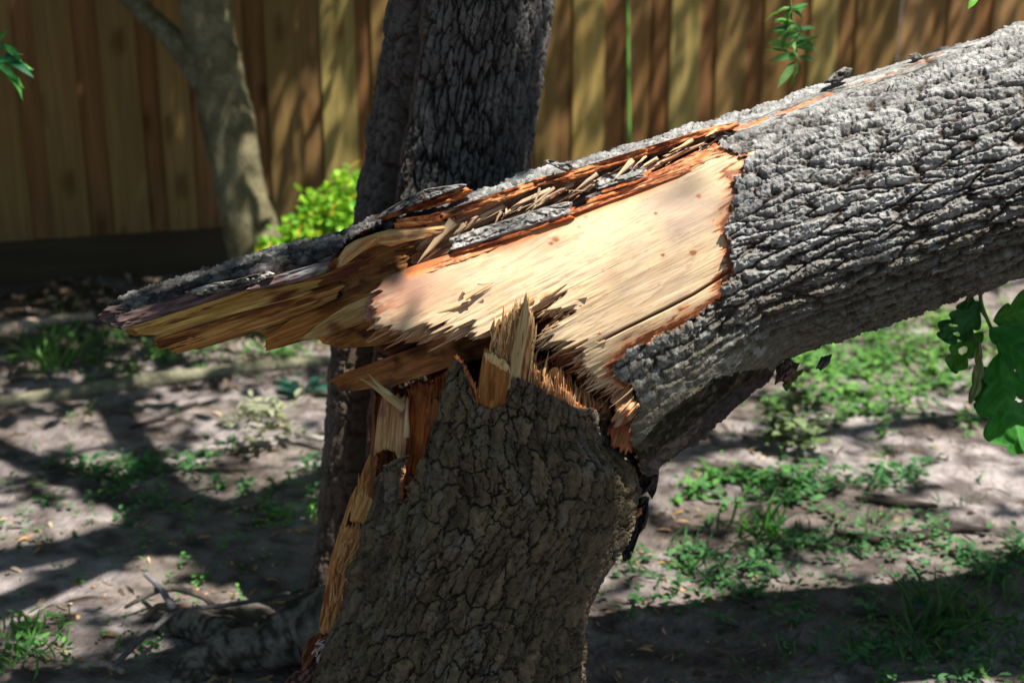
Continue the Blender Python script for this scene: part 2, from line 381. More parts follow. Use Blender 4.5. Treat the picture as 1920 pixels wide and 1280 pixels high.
# pale bark-stripped sapwood
bark_rim = main_edge
def pale_col(x, y, s, t, e):
    q = fbm(s / 130, t / 3.2, 3, 5); q3 = fbm(s / 70, t / 26, 4, 8)
    q = .4 * q + .6 * fbm(s / 18, t / 2.4, 3, 6); c = lerp((.60, .42, .235), (.70, .53, .33), np.clip(q * 1.4 - .2, 0, 1)); c = lerp(c, (.52, .38, .26), ss(.4, .7, fbm(x / 90, y / 60, 3, 12)) * .6)
    c = lerp(c, (.50, .31, .17), ss(.55, .8, q3) * .45)
    c = lerp(c, (.34, .24, .18), ss(.60, .70, fbm(s / 42, t / 3.5, 3, 71)) * .45)
    c = lerp(c, (.30, .19, .12), ss(.70, .76, fbm(s / 16, t / 2.2, 3, 171)) * .55)
    c = lerp(c, (.26, .16, .10), ss(.035, .01, np.abs(fbm(s / 260, t / 17, 3, 172) - .5)) * ss(.5, .6, fbm(s / 90, t / 20, 2, 173)) * .45)
    # mauve-grey patch; pink-brown left end, its shade painted in too
    c = lerp(c, (.36, .26, .20), np.clip(np.exp(-(((x - 1290) / 75) ** 2 + ((y - 395) / 55) ** 2)) * 1.5 * (fbm(s / 40, t / 12, 3, 90) + .1), 0, .8))
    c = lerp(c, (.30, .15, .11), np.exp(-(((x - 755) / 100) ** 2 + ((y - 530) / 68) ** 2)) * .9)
    c = lerp(c, (.30, .10, .05), ss(.45, .6, fbm(s / 25, t / 9, 3, 93)) * np.exp(-(((x - 690) / 60) ** 2 + ((y - 570) / 45) ** 2)))
    # inner bark left along the bark edge
    dr = dist(bark_rim, x, y) - 16 * (fbm(x / 9, y / 22, 4, 41) - .5) - 14 * ss(.55, .75, fbm(s / 30, t / 4, 2, 44))
    c = lerp(c, (.60, .30, .15), ss(20, 6, dr) * .7); c = lerp(c, ORANGE2, ss(11, 4, dr) * .7); c = lerp(c, DKRED, ss(7, 1, dr) * .9)
    du_ = dist([(770, 508), (850, 478), (960, 450), (1080, 398), (1210, 348), (1300, 300), (1345, 268)], x, y) + 10 * (fbm(s / 22, t / 5, 3, 45) - .5)
    c = lerp(c, ORANGE2, ss(20, 7, du_) * .8); c = lerp(c, ORANGE, ss(9, 3, du_) * .8)
    # knots and flecks
    for kx, ky, kr in ((1300, 474, 4.5), (1243, 478, 2.5), (1042, 449, 4), (1310, 368, 3), (1033, 456, 3), (1230, 400, 2.5), (1165, 371, 2), (1098, 407, 2), (1085, 425, 2)):
        c = lerp(c, (.30, .09, .03), ss(1.5, .8, np.sqrt(((x - kx) / kr / 1.3) ** 2 + ((y - ky) / kr) ** 2) + .6 * (fbm(x / 4, y / 4, 2, 5) - .5)))
    cr = dist([(1125, 640), (1180, 612), (1250, 578), (1300, 552), (1340, 527), (1368, 508)], x, y)
    return lerp(c, (.14, .06, .03), ss(3.2, 1.0, cr))
def pale_h(x, y, s, t):
    f = .0007 * (fbm(s / 50, t / 3.0, 3, 3) - .5) + .008 * (fbm(s / 260, t / 40, 3, 13) - .5)
    cr = dist([(1125, 640), (1180, 612), (1250, 578), (1300, 552), (1340, 527), (1368, 508)], x, y)
    f = f - .010 * ss(4.0, .8, cr) * ss(1110, 1160, x)
    edge = dist(torn_edge, x, y)
    f = f + .004 * (fbm(s / 60, t / 6, 3, 23) - .5) * ss(90, 10, edge)
    return f
torn_edge = [(690, 575), (715, 590), (748, 626), (795, 622), (842, 621), (872, 600), (893, 631), (935, 607), (1063, 532), (1078, 548), (1015, 586), (1078, 574),
             (1020, 625), (1024, 643), (1092, 640), (1088, 676), (1120, 720), (1165, 725)]
pale_poly = [(722, 520), (768, 500), (850, 474), (960, 446), (1080, 396), (1215, 340), (1330, 280), (1420, 262), (1420, 520), (1400, 560), (1330, 600), (1240, 650), (1185, 690),
             (1180, 735), (1165, 727), (1120, 720), (1088, 676), (1092, 642), (1024, 643), (1022, 626), (1074, 594), (1072, 576), (1015, 586), (1062, 553), (1064, 533), (893, 631), (880, 598), (842, 621),
             (836, 600), (795, 622), (788, 607), (748, 626), (705, 600), (694, 570)]
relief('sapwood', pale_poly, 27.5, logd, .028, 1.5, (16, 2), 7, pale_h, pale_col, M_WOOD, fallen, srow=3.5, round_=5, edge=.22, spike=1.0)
# deeper torn layers showing below the pale face
lay = woodcol((.50, .30, .15), (.66, .46, .27), (.36, .15, .07), 90, 4, 21)
relief('torn_layer', [(705, 590), (900, 520), (1000, 520), (960, 575), (900, 612), (855, 640), (790, 640), (740, 634), (700, 612)], 28, lambda x, y: logd(x, y, .022), .02, 1.8, (22, 0), 17,
       fibre(.005, 70, 5, 7), lay, M_WOODV, fallen, spike=1.5)
relief('torn_layer', [(880, 590), (1000, 530), (1070, 520), (1065, 550), (990, 592), (935, 625), (895, 640), (884, 615)], 28, lambda x, y: logd(x, y, .012), .026, 1.8, (14, 0), 19,
       fibre(.004, 70, 5, 8), woodcol((.50, .30, .16), (.66, .47, .28), None, 90, 4, 22), M_WOODV, fallen, spike=1.0)
relief('torn_layer', [(1040, 560), (1110, 520), (1180, 560), (1220, 640), (1180, 740), (1150, 745), (1120, 700), (1070, 680), (1060, 650), (1030, 640), (1035, 600)], 30, lambda x, y: logd(x, y, .028), .03, 1.8, (26, 0), 23,
       fibre(.008, 60, 6, 9), woodcol((.36, .14, .06), (.55, .28, .13), (.22, .07, .03), 70, 4, 24), M_WOODV, fallen, spike=1.5)
relief('torn_layer', [(1060, 600), (1160, 560), (1220, 640), (1190, 760), (1140, 770), (1095, 735), (1050, 700), (1030, 670)], 34, lambda x, y: logd(x, y, .06), .03, 2.2, (26, 0), 29,
       fibre(.010, 60, 8, 10), woodcol((.20, .06, .03), (.36, .13, .06), (.08, .03, .02), 60, 5, 26), M_WOODV, fallen, spike=1.2)
# dark interior behind the break
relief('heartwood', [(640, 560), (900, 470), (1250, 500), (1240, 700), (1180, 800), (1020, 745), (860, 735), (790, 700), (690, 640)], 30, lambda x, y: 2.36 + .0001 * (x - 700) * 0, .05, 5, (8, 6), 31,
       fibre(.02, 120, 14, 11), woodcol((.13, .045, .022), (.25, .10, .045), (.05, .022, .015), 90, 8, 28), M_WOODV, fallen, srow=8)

# trough between the top strip and the pale face
def trough_d(x, y):
    yl = ip(x, strip_low); q = np.clip((y - yl) / 70., 0, 1)
    return 2.215 + .035 * np.sin(q * math.pi) + .000 * x
tr_col = woodcol((.26, .16, .10), (.60, .44, .29), (.30, .13, .07), 46, 3.5, 33, 1.6,
                 stain=[(820, 430, 40, 22, (.75, .55, .30), 1.4), (1300, 262, 60, 16, (.62, .33, .16), 1.5), (1150, 330, 80, 18, (.55, .35, .22), 1.0)])
relief('torn_trough', [(792, 440), (800, 405), (912, 372), (1000, 338), (1100, 312), (1200, 280), (1300, 250), (1385, 226), (1372, 256), (1300, 300), (1215, 345), (1100, 392), (960, 452), (850, 480), (800, 500), (775, 490)],
       24, trough_d, .03, 1.8, (10, 4), 35, fibre(.014, 48, 4, 13, 1.4), tr_col, M_WOODV, fallen, spike=.5)
# orange inner bark under the strip edge
yl = lambda x, o: ip(np.array([x]), strip_low)[0] + o
for a0, a1, an_ in ((742, 832, 6), (822, 1012, 19.5), (1002, 1212, 17.5), (1202, 1386, 15)):
    xs_ = list(np.linspace(a0, a1, 7))
    relief('inner_bark', [(x, yl(x, -7)) for x in xs_] + [(x, yl(x, (5 if x > 1250 else 10) + 3 * math.sin(x * .13))) for x in xs_[::-1]], an_,
           lambda x, y: 2.196 + 0 * x, .016, 1.5, (9, 9), int(37 + a0), fibre(.008, 22, 5, 15), woodcol((.42, .11, .04), (.66, .30, .12), (.18, .05, .03), 26, 4, 36), M_INNER, fallen, round_=3)
# loose strips of bark lying on the pale face
def chip(poly, ang, d, thick=.012, seed=1, dark=0., parent=None, name='bark_strip', amp=1.0, m=None, grey=(.34, .33, .32)):
    def hh(x, y, s, t):
        h_, *_ = oakbark(s, t, 44, 13, seed, .005 * amp, .22, .3, 1.1, .3, .3, 1.3); return h_ + .004 * amp * (fbm(s / 9, t / 7, 3, seed) - .5)
    def cc(x, y, s, t, e):
        h_, pl, cid, *_ = oakbark(s, t, 44, 13, seed, .005, .22, .3, 1.1, .3, .3, 1.3)
        g = np.array(grey) * (1 - dark) * (.7 + .6 * fbm(s / 6, t / 5, 3, seed))[..., None]
        return lerp(np.array((.07, .05, .04)), lerp(g * .75, g * 1.25, cid), pl)
    return relief(name, poly, ang, d, thick, 1.6, (5, 5), seed, hh, cc, m or M_BARK, parent or fallen, srow=2.4, round_=5, edge=.6)
def strip_piece(line, w, ang, inset, seed, grey=(.34, .33, .32)):
    up = [(x, y - w * .5) for x, y in line]; dn = [(x, y + w * .5) for x, y in line[::-1]]
    ch = chip(up + dn, ang, lambda x, y: logd(x, y, inset) - .014, .014, seed, grey=grey)
    relief('inner_bark', [(x + 3, y - 1) for x, y in line] + [(x + 4, y + w * .5 + 8) for x, y in line[::-1]], ang, lambda x, y: logd(x, y, inset) - .006, .012, 1.6, (6, 8), seed + 1,
           fibre(.004, 30, 4, seed), woodcol((.36, .08, .03), (.60, .22, .08), (.16, .04, .02), 26, 4, seed), M_INNER, ch, round_=3)
strip_piece([(846, 457), (880, 447), (930, 434), (985, 412), (1035, 396), (1072, 390)], 25, 18, -.004, 51)
strip_piece([(1118, 346), (1150, 334), (1190, 325), (1212, 320)], 23, 20, -.004, 55)
strip_piece([(1098, 372), (1120, 362), (1146, 356)], 7, 20, -.002, 57, (.2, .17, .16))
# red torn inner bark between strips and pale face
relief('inner_bark', [(770, 512), (800, 492), (870, 474), (945, 452), (1075, 402), (1120, 372), (1180, 345), (1250, 312), (1335, 268), (1382, 290), (1320, 296), (1225, 330), (1180, 358), (1090, 398), (1000, 440), (930, 470), (880, 488), (800, 512)], 20,
       lambda x, y: logd(x, y, -.003), .014, 1.5, (9, 9), 59, fibre(.006, 26, 4, 16), woodcol((.42, .14, .06), (.66, .36, .19), (.26, .07, .035), 30, 4, 38), M_INNER, fallen, round_=3)
# raised bark flap on top, with orange inner side
fl = relief('bark_flap', [(705, 412), (722, 398), (760, 378), (792, 362), (830, 357), (868, 350), (888, 356), (872, 372), (830, 384), (790, 395), (750, 402), (722, 414)], 20, 2.235, .02, 1.5, (5, 5), 61,
            fibre(.012, 22, 5, 17), woodcol((.40, .11, .035), (.62, .25, .09), (.13, .035, .018), 24, 6, 40), M_INNER, fallen, round_=3)
chip([(702, 412), (720, 396), (760, 372), (795, 355), (832, 349), (868, 345), (880, 350), (858, 357), (800, 366), (765, 382), (728, 402)], 21, 2.22, .012, 63, .25, name='flap_bark', parent=fl)
chip([(1020, 303), (1028, 298), (1050, 305), (1072, 302), (1080, 316), (1060, 322), (1040, 312)], -12, 2.19, .012, 65, .25, name='bark_flake')
chip([(1545, 155), (1562, 138), (1585, 124), (1600, 128), (1594, 142), (1570, 158)], 35, 2.24, .02, 67, .45, name='branch_stub')
chip([(1700, 104), (1722, 96), (1735, 110), (1712, 118)], 20, 2.25, .014, 69, .4, name='bark_flake')

# the long left spear of torn wood
def spear_d(x, y):
    u, v = uvpx(x, y); q = (v - (VC - 270)) / 200.
    return 2.235 + .10 * np.clip(q, 0, 1.2) - .05 * np.clip(q - .35, 0, 1) + .00006 * (600 - u) * 0
sp_col = woodcol((.36, .15, .035), (.60, .31, .085), (.18, .06, .02), 150, 5, 43, 1.2,
                 stain=[(330, 600, 90, 22, (.62, .44, .15), 1.3), (420, 565, 120, 14, (.60, .42, .14), 1.0), (640, 545, 110, 18, (.16, .06, .03), 1.3), (570, 600, 70, 16, (.34, .15, .05), 1.1), (700, 520, 80, 30, (.15, .06, .035), 1.6),
                        (400, 640, 120, 10, (.50, .25, .08), .8)])
spear_poly = [(242, 610), (280, 592), (360, 566), (455, 545), (535, 532), (612, 515), (640, 470), (720, 440), (800, 440), (850, 470), (800, 520), (760, 560), (740, 640), (640, 652), (605, 644), (590, 632), (547, 645), (500, 659), (497, 632), (487, 622), (450, 625), (410, 640), (375, 655), (355, 654),
              (340, 658), (331, 664), (318, 652), (300, 655), (290, 637), (297, 627), (255, 630), (237, 624)]
def spear_h(x, y, s, t):
    return fibre(.009, 170, 7, 25, 1.8)(x, y, s, t) + .008 * ss(.5, .54, fbm(s / 240, t / 22, 2, 26)) + .004 * (fbm(s / 18, t / 6, 2, 27) - .5)
relief('torn_wood', spear_poly, 17.5, spear_d, .045, 1.7, (4, 3), 45, spear_h, sp_col, M_WOODV, fallen, srow=3.5, round_=5, edge=.2)
def crk_col(a, b, sd, k=.75):
    g_ = woodcol(a, b, (.16, .055, .02), 90, 4, sd, 1.3)
    def f(x, y, s, t, e):
        c = g_(x, y, s, t, e); l_ = ss(.03, .008, np.abs(fbm(s / 170, t / 8, 3, sd + 5) - .5)) * ss(.4, .55, fbm(s / 70, t / 10, 2, sd + 6))  # crevice shade drawn as thin dark lines in the colour
        return lerp(c, (.07, .025, .012), l_ * k)
    return f
for pl_q, an_, dz, sd_, ca1, cb1 in (
        ([(244, 612), (300, 590), (380, 566), (470, 548), (560, 530), (610, 522), (570, 556), (470, 580), (390, 600), (340, 610), (297, 627), (258, 628)], 16.5, -.016, 461, (.46, .27, .075), (.68, .46, .15)),
        ([(291, 637), (330, 622), (420, 598), (520, 568), (600, 540), (655, 528), (625, 562), (545, 598), (500, 612), (487, 621), (450, 625), (410, 638), (375, 653), (358, 652), (342, 661), (331, 664), (318, 651), (300, 654)], 18, -.006, 463, (.36, .15, .045), (.62, .34, .11)),
        ([(497, 630), (540, 602), (600, 574), (660, 552), (705, 548), (655, 582), (600, 606), (556, 636), (500, 659)], 22, -.012, 465, (.34, .13, .035), (.55, .26, .075)),
        ([(330, 604), (420, 585), (520, 556), (600, 532), (655, 515), (640, 530), (560, 562), (440, 592), (350, 612)], 17, .004, 467, (.22, .085, .03), (.38, .17, .06))):
    relief('torn_layer', pl_q, an_, (lambda dz: lambda x, y: spear_d(x, y) + dz - .010 * np.clip((np.array(SU * x + CU * y) - 690) / 60, -1, 1))(dz), .02, 1.6, (5, 10), sd_, fibre(.006, 120, 5, sd_, 1.6), crk_col(ca1, cb1, sd_), M_WOODV, fallen, round_=4, edge=.5, spike=.4)
# dark purple broken inner bark under the spear's bark
def dk(name, poly, ang, d, seed, a, b, c=None, thick=.016, rag=(8, 6), m=None, st=1.8, amp=.005, sp=.4, tx=5, parent=None):
    return relief(name, poly, ang, d, thick, st, rag, seed, fibre(amp, 45, tx, seed), woodcol(a, b, c, 50, tx, seed + 2), m or M_WOODV, parent or fallen, round_=4, spike=sp)
dk('inner_bark', [(222, 614), (216, 592), (260, 578), (330, 556), (420, 530), (470, 524), (462, 546), (420, 556), (380, 568), (300, 594), (262, 608)], 17, 2.185, 71, (.07, .045, .042), (.19, .125, .12), (.035, .022, .02), amp=.014, tx=7)
chip([(345, 547), (400, 530), (450, 524), (500, 508), (516, 514), (480, 532), (430, 542), (380, 553)], 17, 2.165, .014, 72, .0, name='bark_flake', amp=1.6, grey=(.40, .38, .34))
dk('inner_bark', [(457, 545), (470, 530), (530, 512), (590, 495), (625, 488), (612, 512), (560, 528), (500, 540)], 18, 2.18, 73, (.08, .05, .048), (.21, .14, .135), (.28, .27, .26), amp=.014, tx=7)
dk('inner_bark', [(186, 590), (196, 575), (225, 572), (232, 600), (228, 618), (205, 610)], 10, 2.22, 75, (.05, .035, .03), (.14, .10, .10), amp=.01)
# knot lip with cream rim
def lip_col(x, y, s, t, e):
    q = ss(20, 4, e + 8 * (fbm(x / 10, y / 10, 3, 4) - .5))
    return lerp(lerp((.40, .19, .06), (.17, .06, .03), fbm(s / 40, t / 10, 3, 9)), lerp((.66, .48, .26), (.70, .36, .13), fbm(x / 14, y / 9, 3, 6)), q)
for pl_k, an_, sd_ in (([(700, 438), (730, 430), (765, 427), (812, 424), (846, 420), (838, 434), (800, 446), (760, 454), (735, 462), (712, 458), (698, 452)], 6, 79), ([(630, 502), (634, 484), (648, 462), (668, 449), (694, 440), (714, 436), (716, 452), (694, 464), (676, 474), (660, 484), (646, 498)], 38, 80)):
    relief('knot_lip', pl_k, an_, 2.182, .03, 1.5, (3, 3), sd_, fibre(.006, 30, 6, sd_), lip_col, M_WOODV, fallen, round_=9, edge=.8)
dk('torn_layer', [(640, 520), (660, 482), (700, 458), (760, 450), (830, 440), (820, 470), (780, 500), (730, 530), (680, 560), (640, 560)], 20, 2.27, 81, (.20, .085, .03), (.36, .17, .06), (.07, .03, .02), amp=.012, tx=9)
# long lip of wood in front below
dk('torn_layer', [(546, 645), (600, 605), (650, 572), (700, 552), (760, 522), (790, 500), (770, 545), (735, 582), (690, 604), (640, 618), (600, 632)], 24, 2.205, 83, (.36, .21, .075), (.55, .37, .16), (.16, .06, .025), amp=.009, rag=(4, 6), tx=7)
dk('torn_layer', [(604, 632), (680, 602), (760, 560), (860, 545), (900, 580), (860, 615), (760, 636), (700, 650), (640, 655)], 22, 2.245, 85, (.28, .12, .035), (.46, .23, .07), (.10, .04, .02), amp=.008, tx=7)
dk('torn_layer', [(690, 560), (720, 528), (770, 500), (800, 500), (780, 540), (740, 575), (710, 600), (680, 600)], 40, 2.19, 87, (.34, .15, .11), (.50, .27, .20), (.24, .07, .04), amp=.006, tx=7)

# tapered splinters (own meshes); base, tip in pixels
def splinter(base, tip, w, d, d2=None, col=(.6, .42, .24), parent=None, name='splinter', seed=1, bend=0., m=None, twist=.5):
    n = 14; k = np.linspace(0, 1, n)
    b = np.array(base, float); tt = np.array(tip, float); L = np.linalg.norm(tt - b); dr = (tt - b) / L; nr = np.array([-dr[1], dr[0]])
    pth = b + (tt - b) * k[:, None] + nr * (bend * np.sin(k * math.pi) + 1.3 * (vn(k * 5, 0 * k, seed) - .5))[:, None]
    wd = w * .5 * (1 - k ** 1.4) * (1 + .3 * (vn(k * 6, 0 * k + 3, seed) - .5)) + .35
    dep = d + ((d2 if d2 is not None else d) - d) * k
    ring = []
    for a in np.linspace(0, 2 * math.pi, 7)[:-1]:
        c_, s_ = math.cos(a + twist), math.sin(a + twist)
        q = pth + nr * (wd * c_)[:, None]
        ring.append(P(q[:, 0], q[:, 1], dep + wd * .6 * M_PX * s_))
    V = np.stack(ring + ring[:1], 1)
    cc = lerp(np.array(col) * .8, np.array(col) * 1.15, vn(k * 4, 0 * k, seed + 1))[:, None, :] * np.ones((1, 7, 1))
    uv = np.stack([np.repeat((k * L)[:, None], 7, 1), np.repeat(np.arange(7.)[None] * w / 3, n, 0)], -1) * M_PX
    return grid(name, V, m or M_WOODV, parent or fallen, cc, uv)
PALE = (.62, .45, .27); TAN = (.52, .33, .17); ORG = (.50, .25, .09)
i = 0
for b, t, w_, d_, c_ in [
        ((905, 590), (795, 625), 9, 2.13, PALE), ((880, 568), (790, 600), 10, 2.125, TAN), ((930, 585), (840, 621), 9, 2.13, PALE), ((1000, 560), (892, 630), 12, 2.125, TAN), ((1090, 572), (1014, 588), 10, 2.125, PALE),
        ((1100, 556), (1045, 566), 8, 2.12, PALE), ((1110, 590), (1020, 627), 10, 2.13, PALE), ((1118, 602), (1022, 645), 9, 2.13, PALE), ((1125, 622), (1036, 664), 9, 2.13, TAN), ((1135, 640), (1046, 668), 8, 2.135, TAN),
        ((1150, 640), (1086, 676), 10, 2.14, PALE), ((1160, 662), (1104, 690), 8, 2.15, PALE), ((1175, 690), (1119, 722), 10, 2.16, TAN), ((1185, 700), (1135, 718), 7, 2.17, PALE), ((1200, 715), (1142, 764), 5, 2.18, TAN),
        ((840, 588), (747, 627), 16, 2.14, (.62, .46, .24)), ((820, 602), (757, 634), 7, 2.145, (.6, .44, .22)), ((735, 582), (684, 644), 7, 2.17, (.55, .30, .14)), ((728, 572), (716, 600), 12, 2.17, (.45, .2, .12)),
        ((895, 530), (926, 528), 6, 2.12, PALE), ((872, 560), (927, 530), 9, 2.118, TAN), ((1010, 560), (1064, 532), 12, 2.115, TAN), ((1130, 660), (1048, 690), 7, 2.16, TAN), ((1110, 680), (1060, 700), 6, 2.17, ORG),
        ((870, 548), (848, 585), 8, 2.13, TAN), ((905, 560), (868, 600), 7, 2.13, PALE)]:
    i += 1; splinter(b, t, w_, d_, d_ + .012, c_, seed=i, bend=(i % 3 - 1) * 2)
rgt = np.random.default_rng(21)
for x0_ in (842, 880, 925, 965, 1010, 1050, 1092, 1135, 1170, 1212, 1255, 1298):
    yy_ = float(ip(np.array([float(x0_)]), strip_low)[0]) + rgt.uniform(14, 24); L_ = rgt.uniform(55, 105); wq = rgt.uniform(7, 12); an_ = rgt.uniform(24, 36); c_, s_ = math.cos(R(an_)), math.sin(R(an_))
    pq = [(x0_ + 20, yy_ - 8), (x0_ + 20 + s_ * wq, yy_ - 8 + c_ * wq), (x0_ + 20 + s_ * wq - c_ * L_, yy_ - 8 + c_ * wq + s_ * L_), (x0_ + 20 - c_ * L_ * .7, yy_ - 8 + s_ * L_ * .7)]
    dk('torn_layer', pq, an_, 2.198 + rgt.uniform(-.004, .01), int(600 + x0_), (.36, .24, .15), (.64, .48, .31), (.34, .17, .10), rag=(16, 6), amp=.006, sp=1.2, st=1.2, thick=.008, tx=3)
# slivers in the trough
for b, t, w_, c_ in [((850, 415), (782, 494), 20, (.50, .36, .22)), ((872, 420), (850, 440), 12, (.52, .38, .22)), ((1040, 352), (985, 395), 7, (.42, .31, .21)), ((1012, 352), (1000, 392), 5, (.40, .30, .2)),
                     ((1120, 325), (1072, 362), 9, (.45, .33, .22)), ((1188, 300), (1150, 338), 12, (.7, .52, .32)), ((1212, 292), (1186, 316), 6, (.7, .52, .32)), ((1300, 262), (1254, 286), 8, (.68, .5, .3)), ((1345, 244), (1322, 256), 7, (.7, .55, .32)), ((940, 396), (925, 424), 6, (.4, .28, .18))]:
    i += 1; splinter(b, t, w_, 2.19, 2.185, c_, seed=i)
its = []
rgf0 = np.random.default_rng(7); segs = list(zip(torn_edge[2:-1], torn_edge[3:]))
for _ in range(520):
    (xa, ya), (xb_, yb2) = segs[rgf0.integers(len(segs))]; q_ = rgf0.random(); x = xa + (xb_ - xa) * q_ + rgf0.normal(8, 5)
    if x < 1000 and rgf0.random() < .75: continue
    x = x * 1.0; y = ya + (yb2 - ya) * q_ + rgf0.normal(-4, 4)
    a_ = R(rgf0.normal(207 + 8 * (x > 1000), 7)); L_ = rgf0.uniform(8, 34); d_ = float(logd(np.array(x), np.array(y))) + rgf0.uniform(.002, .02)
    its.append(((x, y), (x + L_ * math.cos(a_), y - L_ * math.sin(a_)), rgf0.uniform(1.2, 4.5), d_, d_ + .005))
PEND = its
its = []
for _ in range(80):
    x = rgf0.uniform(800, 1370); yy_ = float(ip(np.array([x]), strip_low)[0]); y = yy_ + rgf0.uniform(8, 24 + max(0, (1350 - x)) * .13); a_ = R(rgf0.normal(208, 20)); L_ = rgf0.uniform(6, 20) * (3 if rgf0.random() < .2 else 1)
    its.append(((x, y), (x + L_ * math.cos(a_), y - L_ * math.sin(a_)), rgf0.uniform(1.5, 5.5), 2.205, 2.195))
PEND2 = its
# brown beam of torn heartwood reaching left below the spear
dk('broken_beam', [(616, 714), (640, 700), (700, 686), (760, 668), (830, 640), (900, 600), (1000, 560), (1100, 540), (1090, 620), (1000, 640), (900, 672), (858, 688), (835, 690), (745, 722), (655, 734), (636, 732), (632, 722)], 20,
   lambda x, y: 2.24 + .0002 * np.abs(x - 850), 91, (.26, .095, .03), (.44, .19, .065), (.12, .045, .02), thick=.05, rag=(3, 3), amp=.008, tx=9, sp=.1)
# hinge: torn cream and red wood at the bend
dk('hinge_wood', [(1148, 735), (1160, 722), (1182, 722), (1196, 750), (1200, 764), (1190, 785), (1170, 800), (1152, 800), (1150, 765)], 50, 2.20, 93, (.50, .28, .14), (.70, .48, .29), (.45, .14, .06), rag=(16, 7), amp=.012, sp=1.2, st=1.3, tx=3)
dk('hinge_wood', [(1140, 800), (1160, 775), (1190, 780), (1190, 810), (1186, 850), (1176, 846), (1160, 838), (1148, 838)], 70, 2.225, 95, (.50, .14, .06), (.66, .30, .14), (.20, .05, .03), rag=(5, 5), amp=.01, sp=.8)
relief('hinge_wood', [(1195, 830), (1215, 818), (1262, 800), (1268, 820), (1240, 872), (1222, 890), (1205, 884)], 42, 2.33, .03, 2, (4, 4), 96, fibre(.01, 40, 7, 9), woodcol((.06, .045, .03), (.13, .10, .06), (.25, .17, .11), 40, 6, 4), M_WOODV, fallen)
chip([(1186, 868), (1196, 850), (1222, 872), (1236, 885), (1233, 915), (1224, 935), (1214, 922), (1198, 928), (1188, 905)], 80, 2.30, .02, 97, .86, name='hanging_bark', amp=1.8)
chip([(1168, 824), (1196, 826), (1216, 850), (1232, 884), (1205, 906), (1180, 892)], 60, 2.335, .03, 107, .8, name='hinge_bark', amp=2.0, grey=(.26, .20, .15))
chip([(1172, 985), (1186, 950), (1196, 930), (1216, 935), (1218, 960), (1210, 990), (1196, 1000), (1186, 1020), (1184, 1045), (1172, 1052), (1162, 1038)], 72, 2.36, .02, 99, .86, name='hanging_bark', amp=1.6)
dk('hinge_wood', [(1180, 975), (1190, 955), (1204, 950), (1203, 964), (1190, 972)], 40, 2.345, 101, (.40, .12, .05), (.50, .2, .08), rag=(2, 2))
chip([(1455, 690), (1475, 672), (1500, 680), (1492, 702), (1478, 722), (1466, 716), (1452, 722)], 60, 2.27, .02, 103, .3, name='knot', amp=1.2, grey=(.25, .15, .11))
chip([(1530, 690), (1540, 668), (1562, 662), (1556, 682), (1538, 696)], 50, 2.25, .014, 105, .6, name='bark_flake')
adopt(fallen)

# ============================================================ THE STUMP
stump = thing('tree_stump', 'thick broken oak stump with olive brown bark and a jagged splintered top', 'tree stump', tuple(G(850, 1400)))
L_y = [(600, 750), (800, 716), (850, 703), (930, 703), (975, 698), (1000, 688), (1080, 664), (1110, 660), (1160, 645), (1200, 622), (1260, 598), (1400, 560), (1600, 500)]
R_y = [(600, 1148), (760, 1151), (810, 1152), (835, 1160), (850, 1176), (875, 1190), (905, 1199), (950, 1196), (1000, 1182), (1050, 1156), (1100, 1126), (1150, 1108), (1280, 1101), (1400, 1110), (1600, 1150)]
rim_pts = [(600, 900), (700, 900), (820, 780), (838, 700), (850, 667), (862, 676), (872, 690), (882, 712), (890, 742), (897, 756), (920, 764), (944, 760), (954, 738), (958, 708), (972, 706), (985, 714), (1010, 724), (1030, 738), (1050, 746), (1080, 764),
           (1100, 763), (1125, 771), (1146, 776), (1151, 812), (1160, 838), (1180, 846), (1192, 870), (1300, 900)]
opening = [(690, 560), (848, 560), (848, 672), (838, 700), (826, 730), (820, 752), (806, 800), (788, 850), (770, 893), (758, 925), (749, 962), (744, 925), (750, 905), (752, 880), (757, 858), (742, 842), (724, 840), (704, 852), (690, 850)]
yr = np.concatenate([np.arange(640, 1300, 1.8), np.arange(1304, 1600, 12)])
phs = np.concatenate([np.linspace(R(-180), R(-97), 22)[:-1], np.linspace(R(-97), R(97), 470), np.linspace(R(97), R(180), 22)[1:]])
Y, PS = np.meshgrid(yr, phs, indexing='ij')
Ly = ip(yr, L_y); Ry = ip(yr, R_y); cx = (Ly + Ry) / 2; hw = (Ry - Ly) / 2
DS = lambda y: 2.275 + .000275 * (y - 720)
def sdep(inset):
    def f(x, y):
        l_, r_ = ip(y, L_y), ip(y, R_y); c_ = (l_ + r_) / 2; h_ = (r_ - l_) / 2
        return DS(y) + inset - .92 * M_PX * np.sqrt(np.clip(h_ ** 2 - (x - c_) ** 2, (.2 * h_) ** 2, None))
    return f
A2 = PS * 248 + .10 * (Y - 900)
skew = (Y - 900) * .22                       # plates run up and to the right
hs, pls, cids, cids2 = oakbark(Y, A2, 66, 29, 211, H=.0060, w1=.095, w2=.15, rough=.42, dome=.28, jag=1.7)
hs2, pls2, _, _ = oakbark(Y, A2 + 300, 210, 46, 231, H=.0042, w1=.07, w2=.0, rough=.1, dome=.6)
flute = .016 * (fbm(Y / 420, PS * 2.3 + Y / 900, 2, 221) - .5) * 2 + .010 * (fbm(Y / 500, PS * 7 - Y / 700, 3, 229) - .5) * 2 + .012 * (fbm(Y / 120, PS * 3, 3, 223) - .5)
for bx, by, br, bh in ((1172, 875, 16, .010), (1180, 915, 14, .008), (1075, 1100, 22, .012), (672, 1068, 18, .012), (880, 1020, 26, .005), (735, 870, 30, .010), (700, 990, 30, .010)):
    xx = cx[:, None] + hw[:, None] * np.sin(PS)
    flute = flute + bh * np.exp(-(((xx - bx) / br) ** 2 + ((Y - by) / br) ** 2)) * (np.cos(PS) > 0)
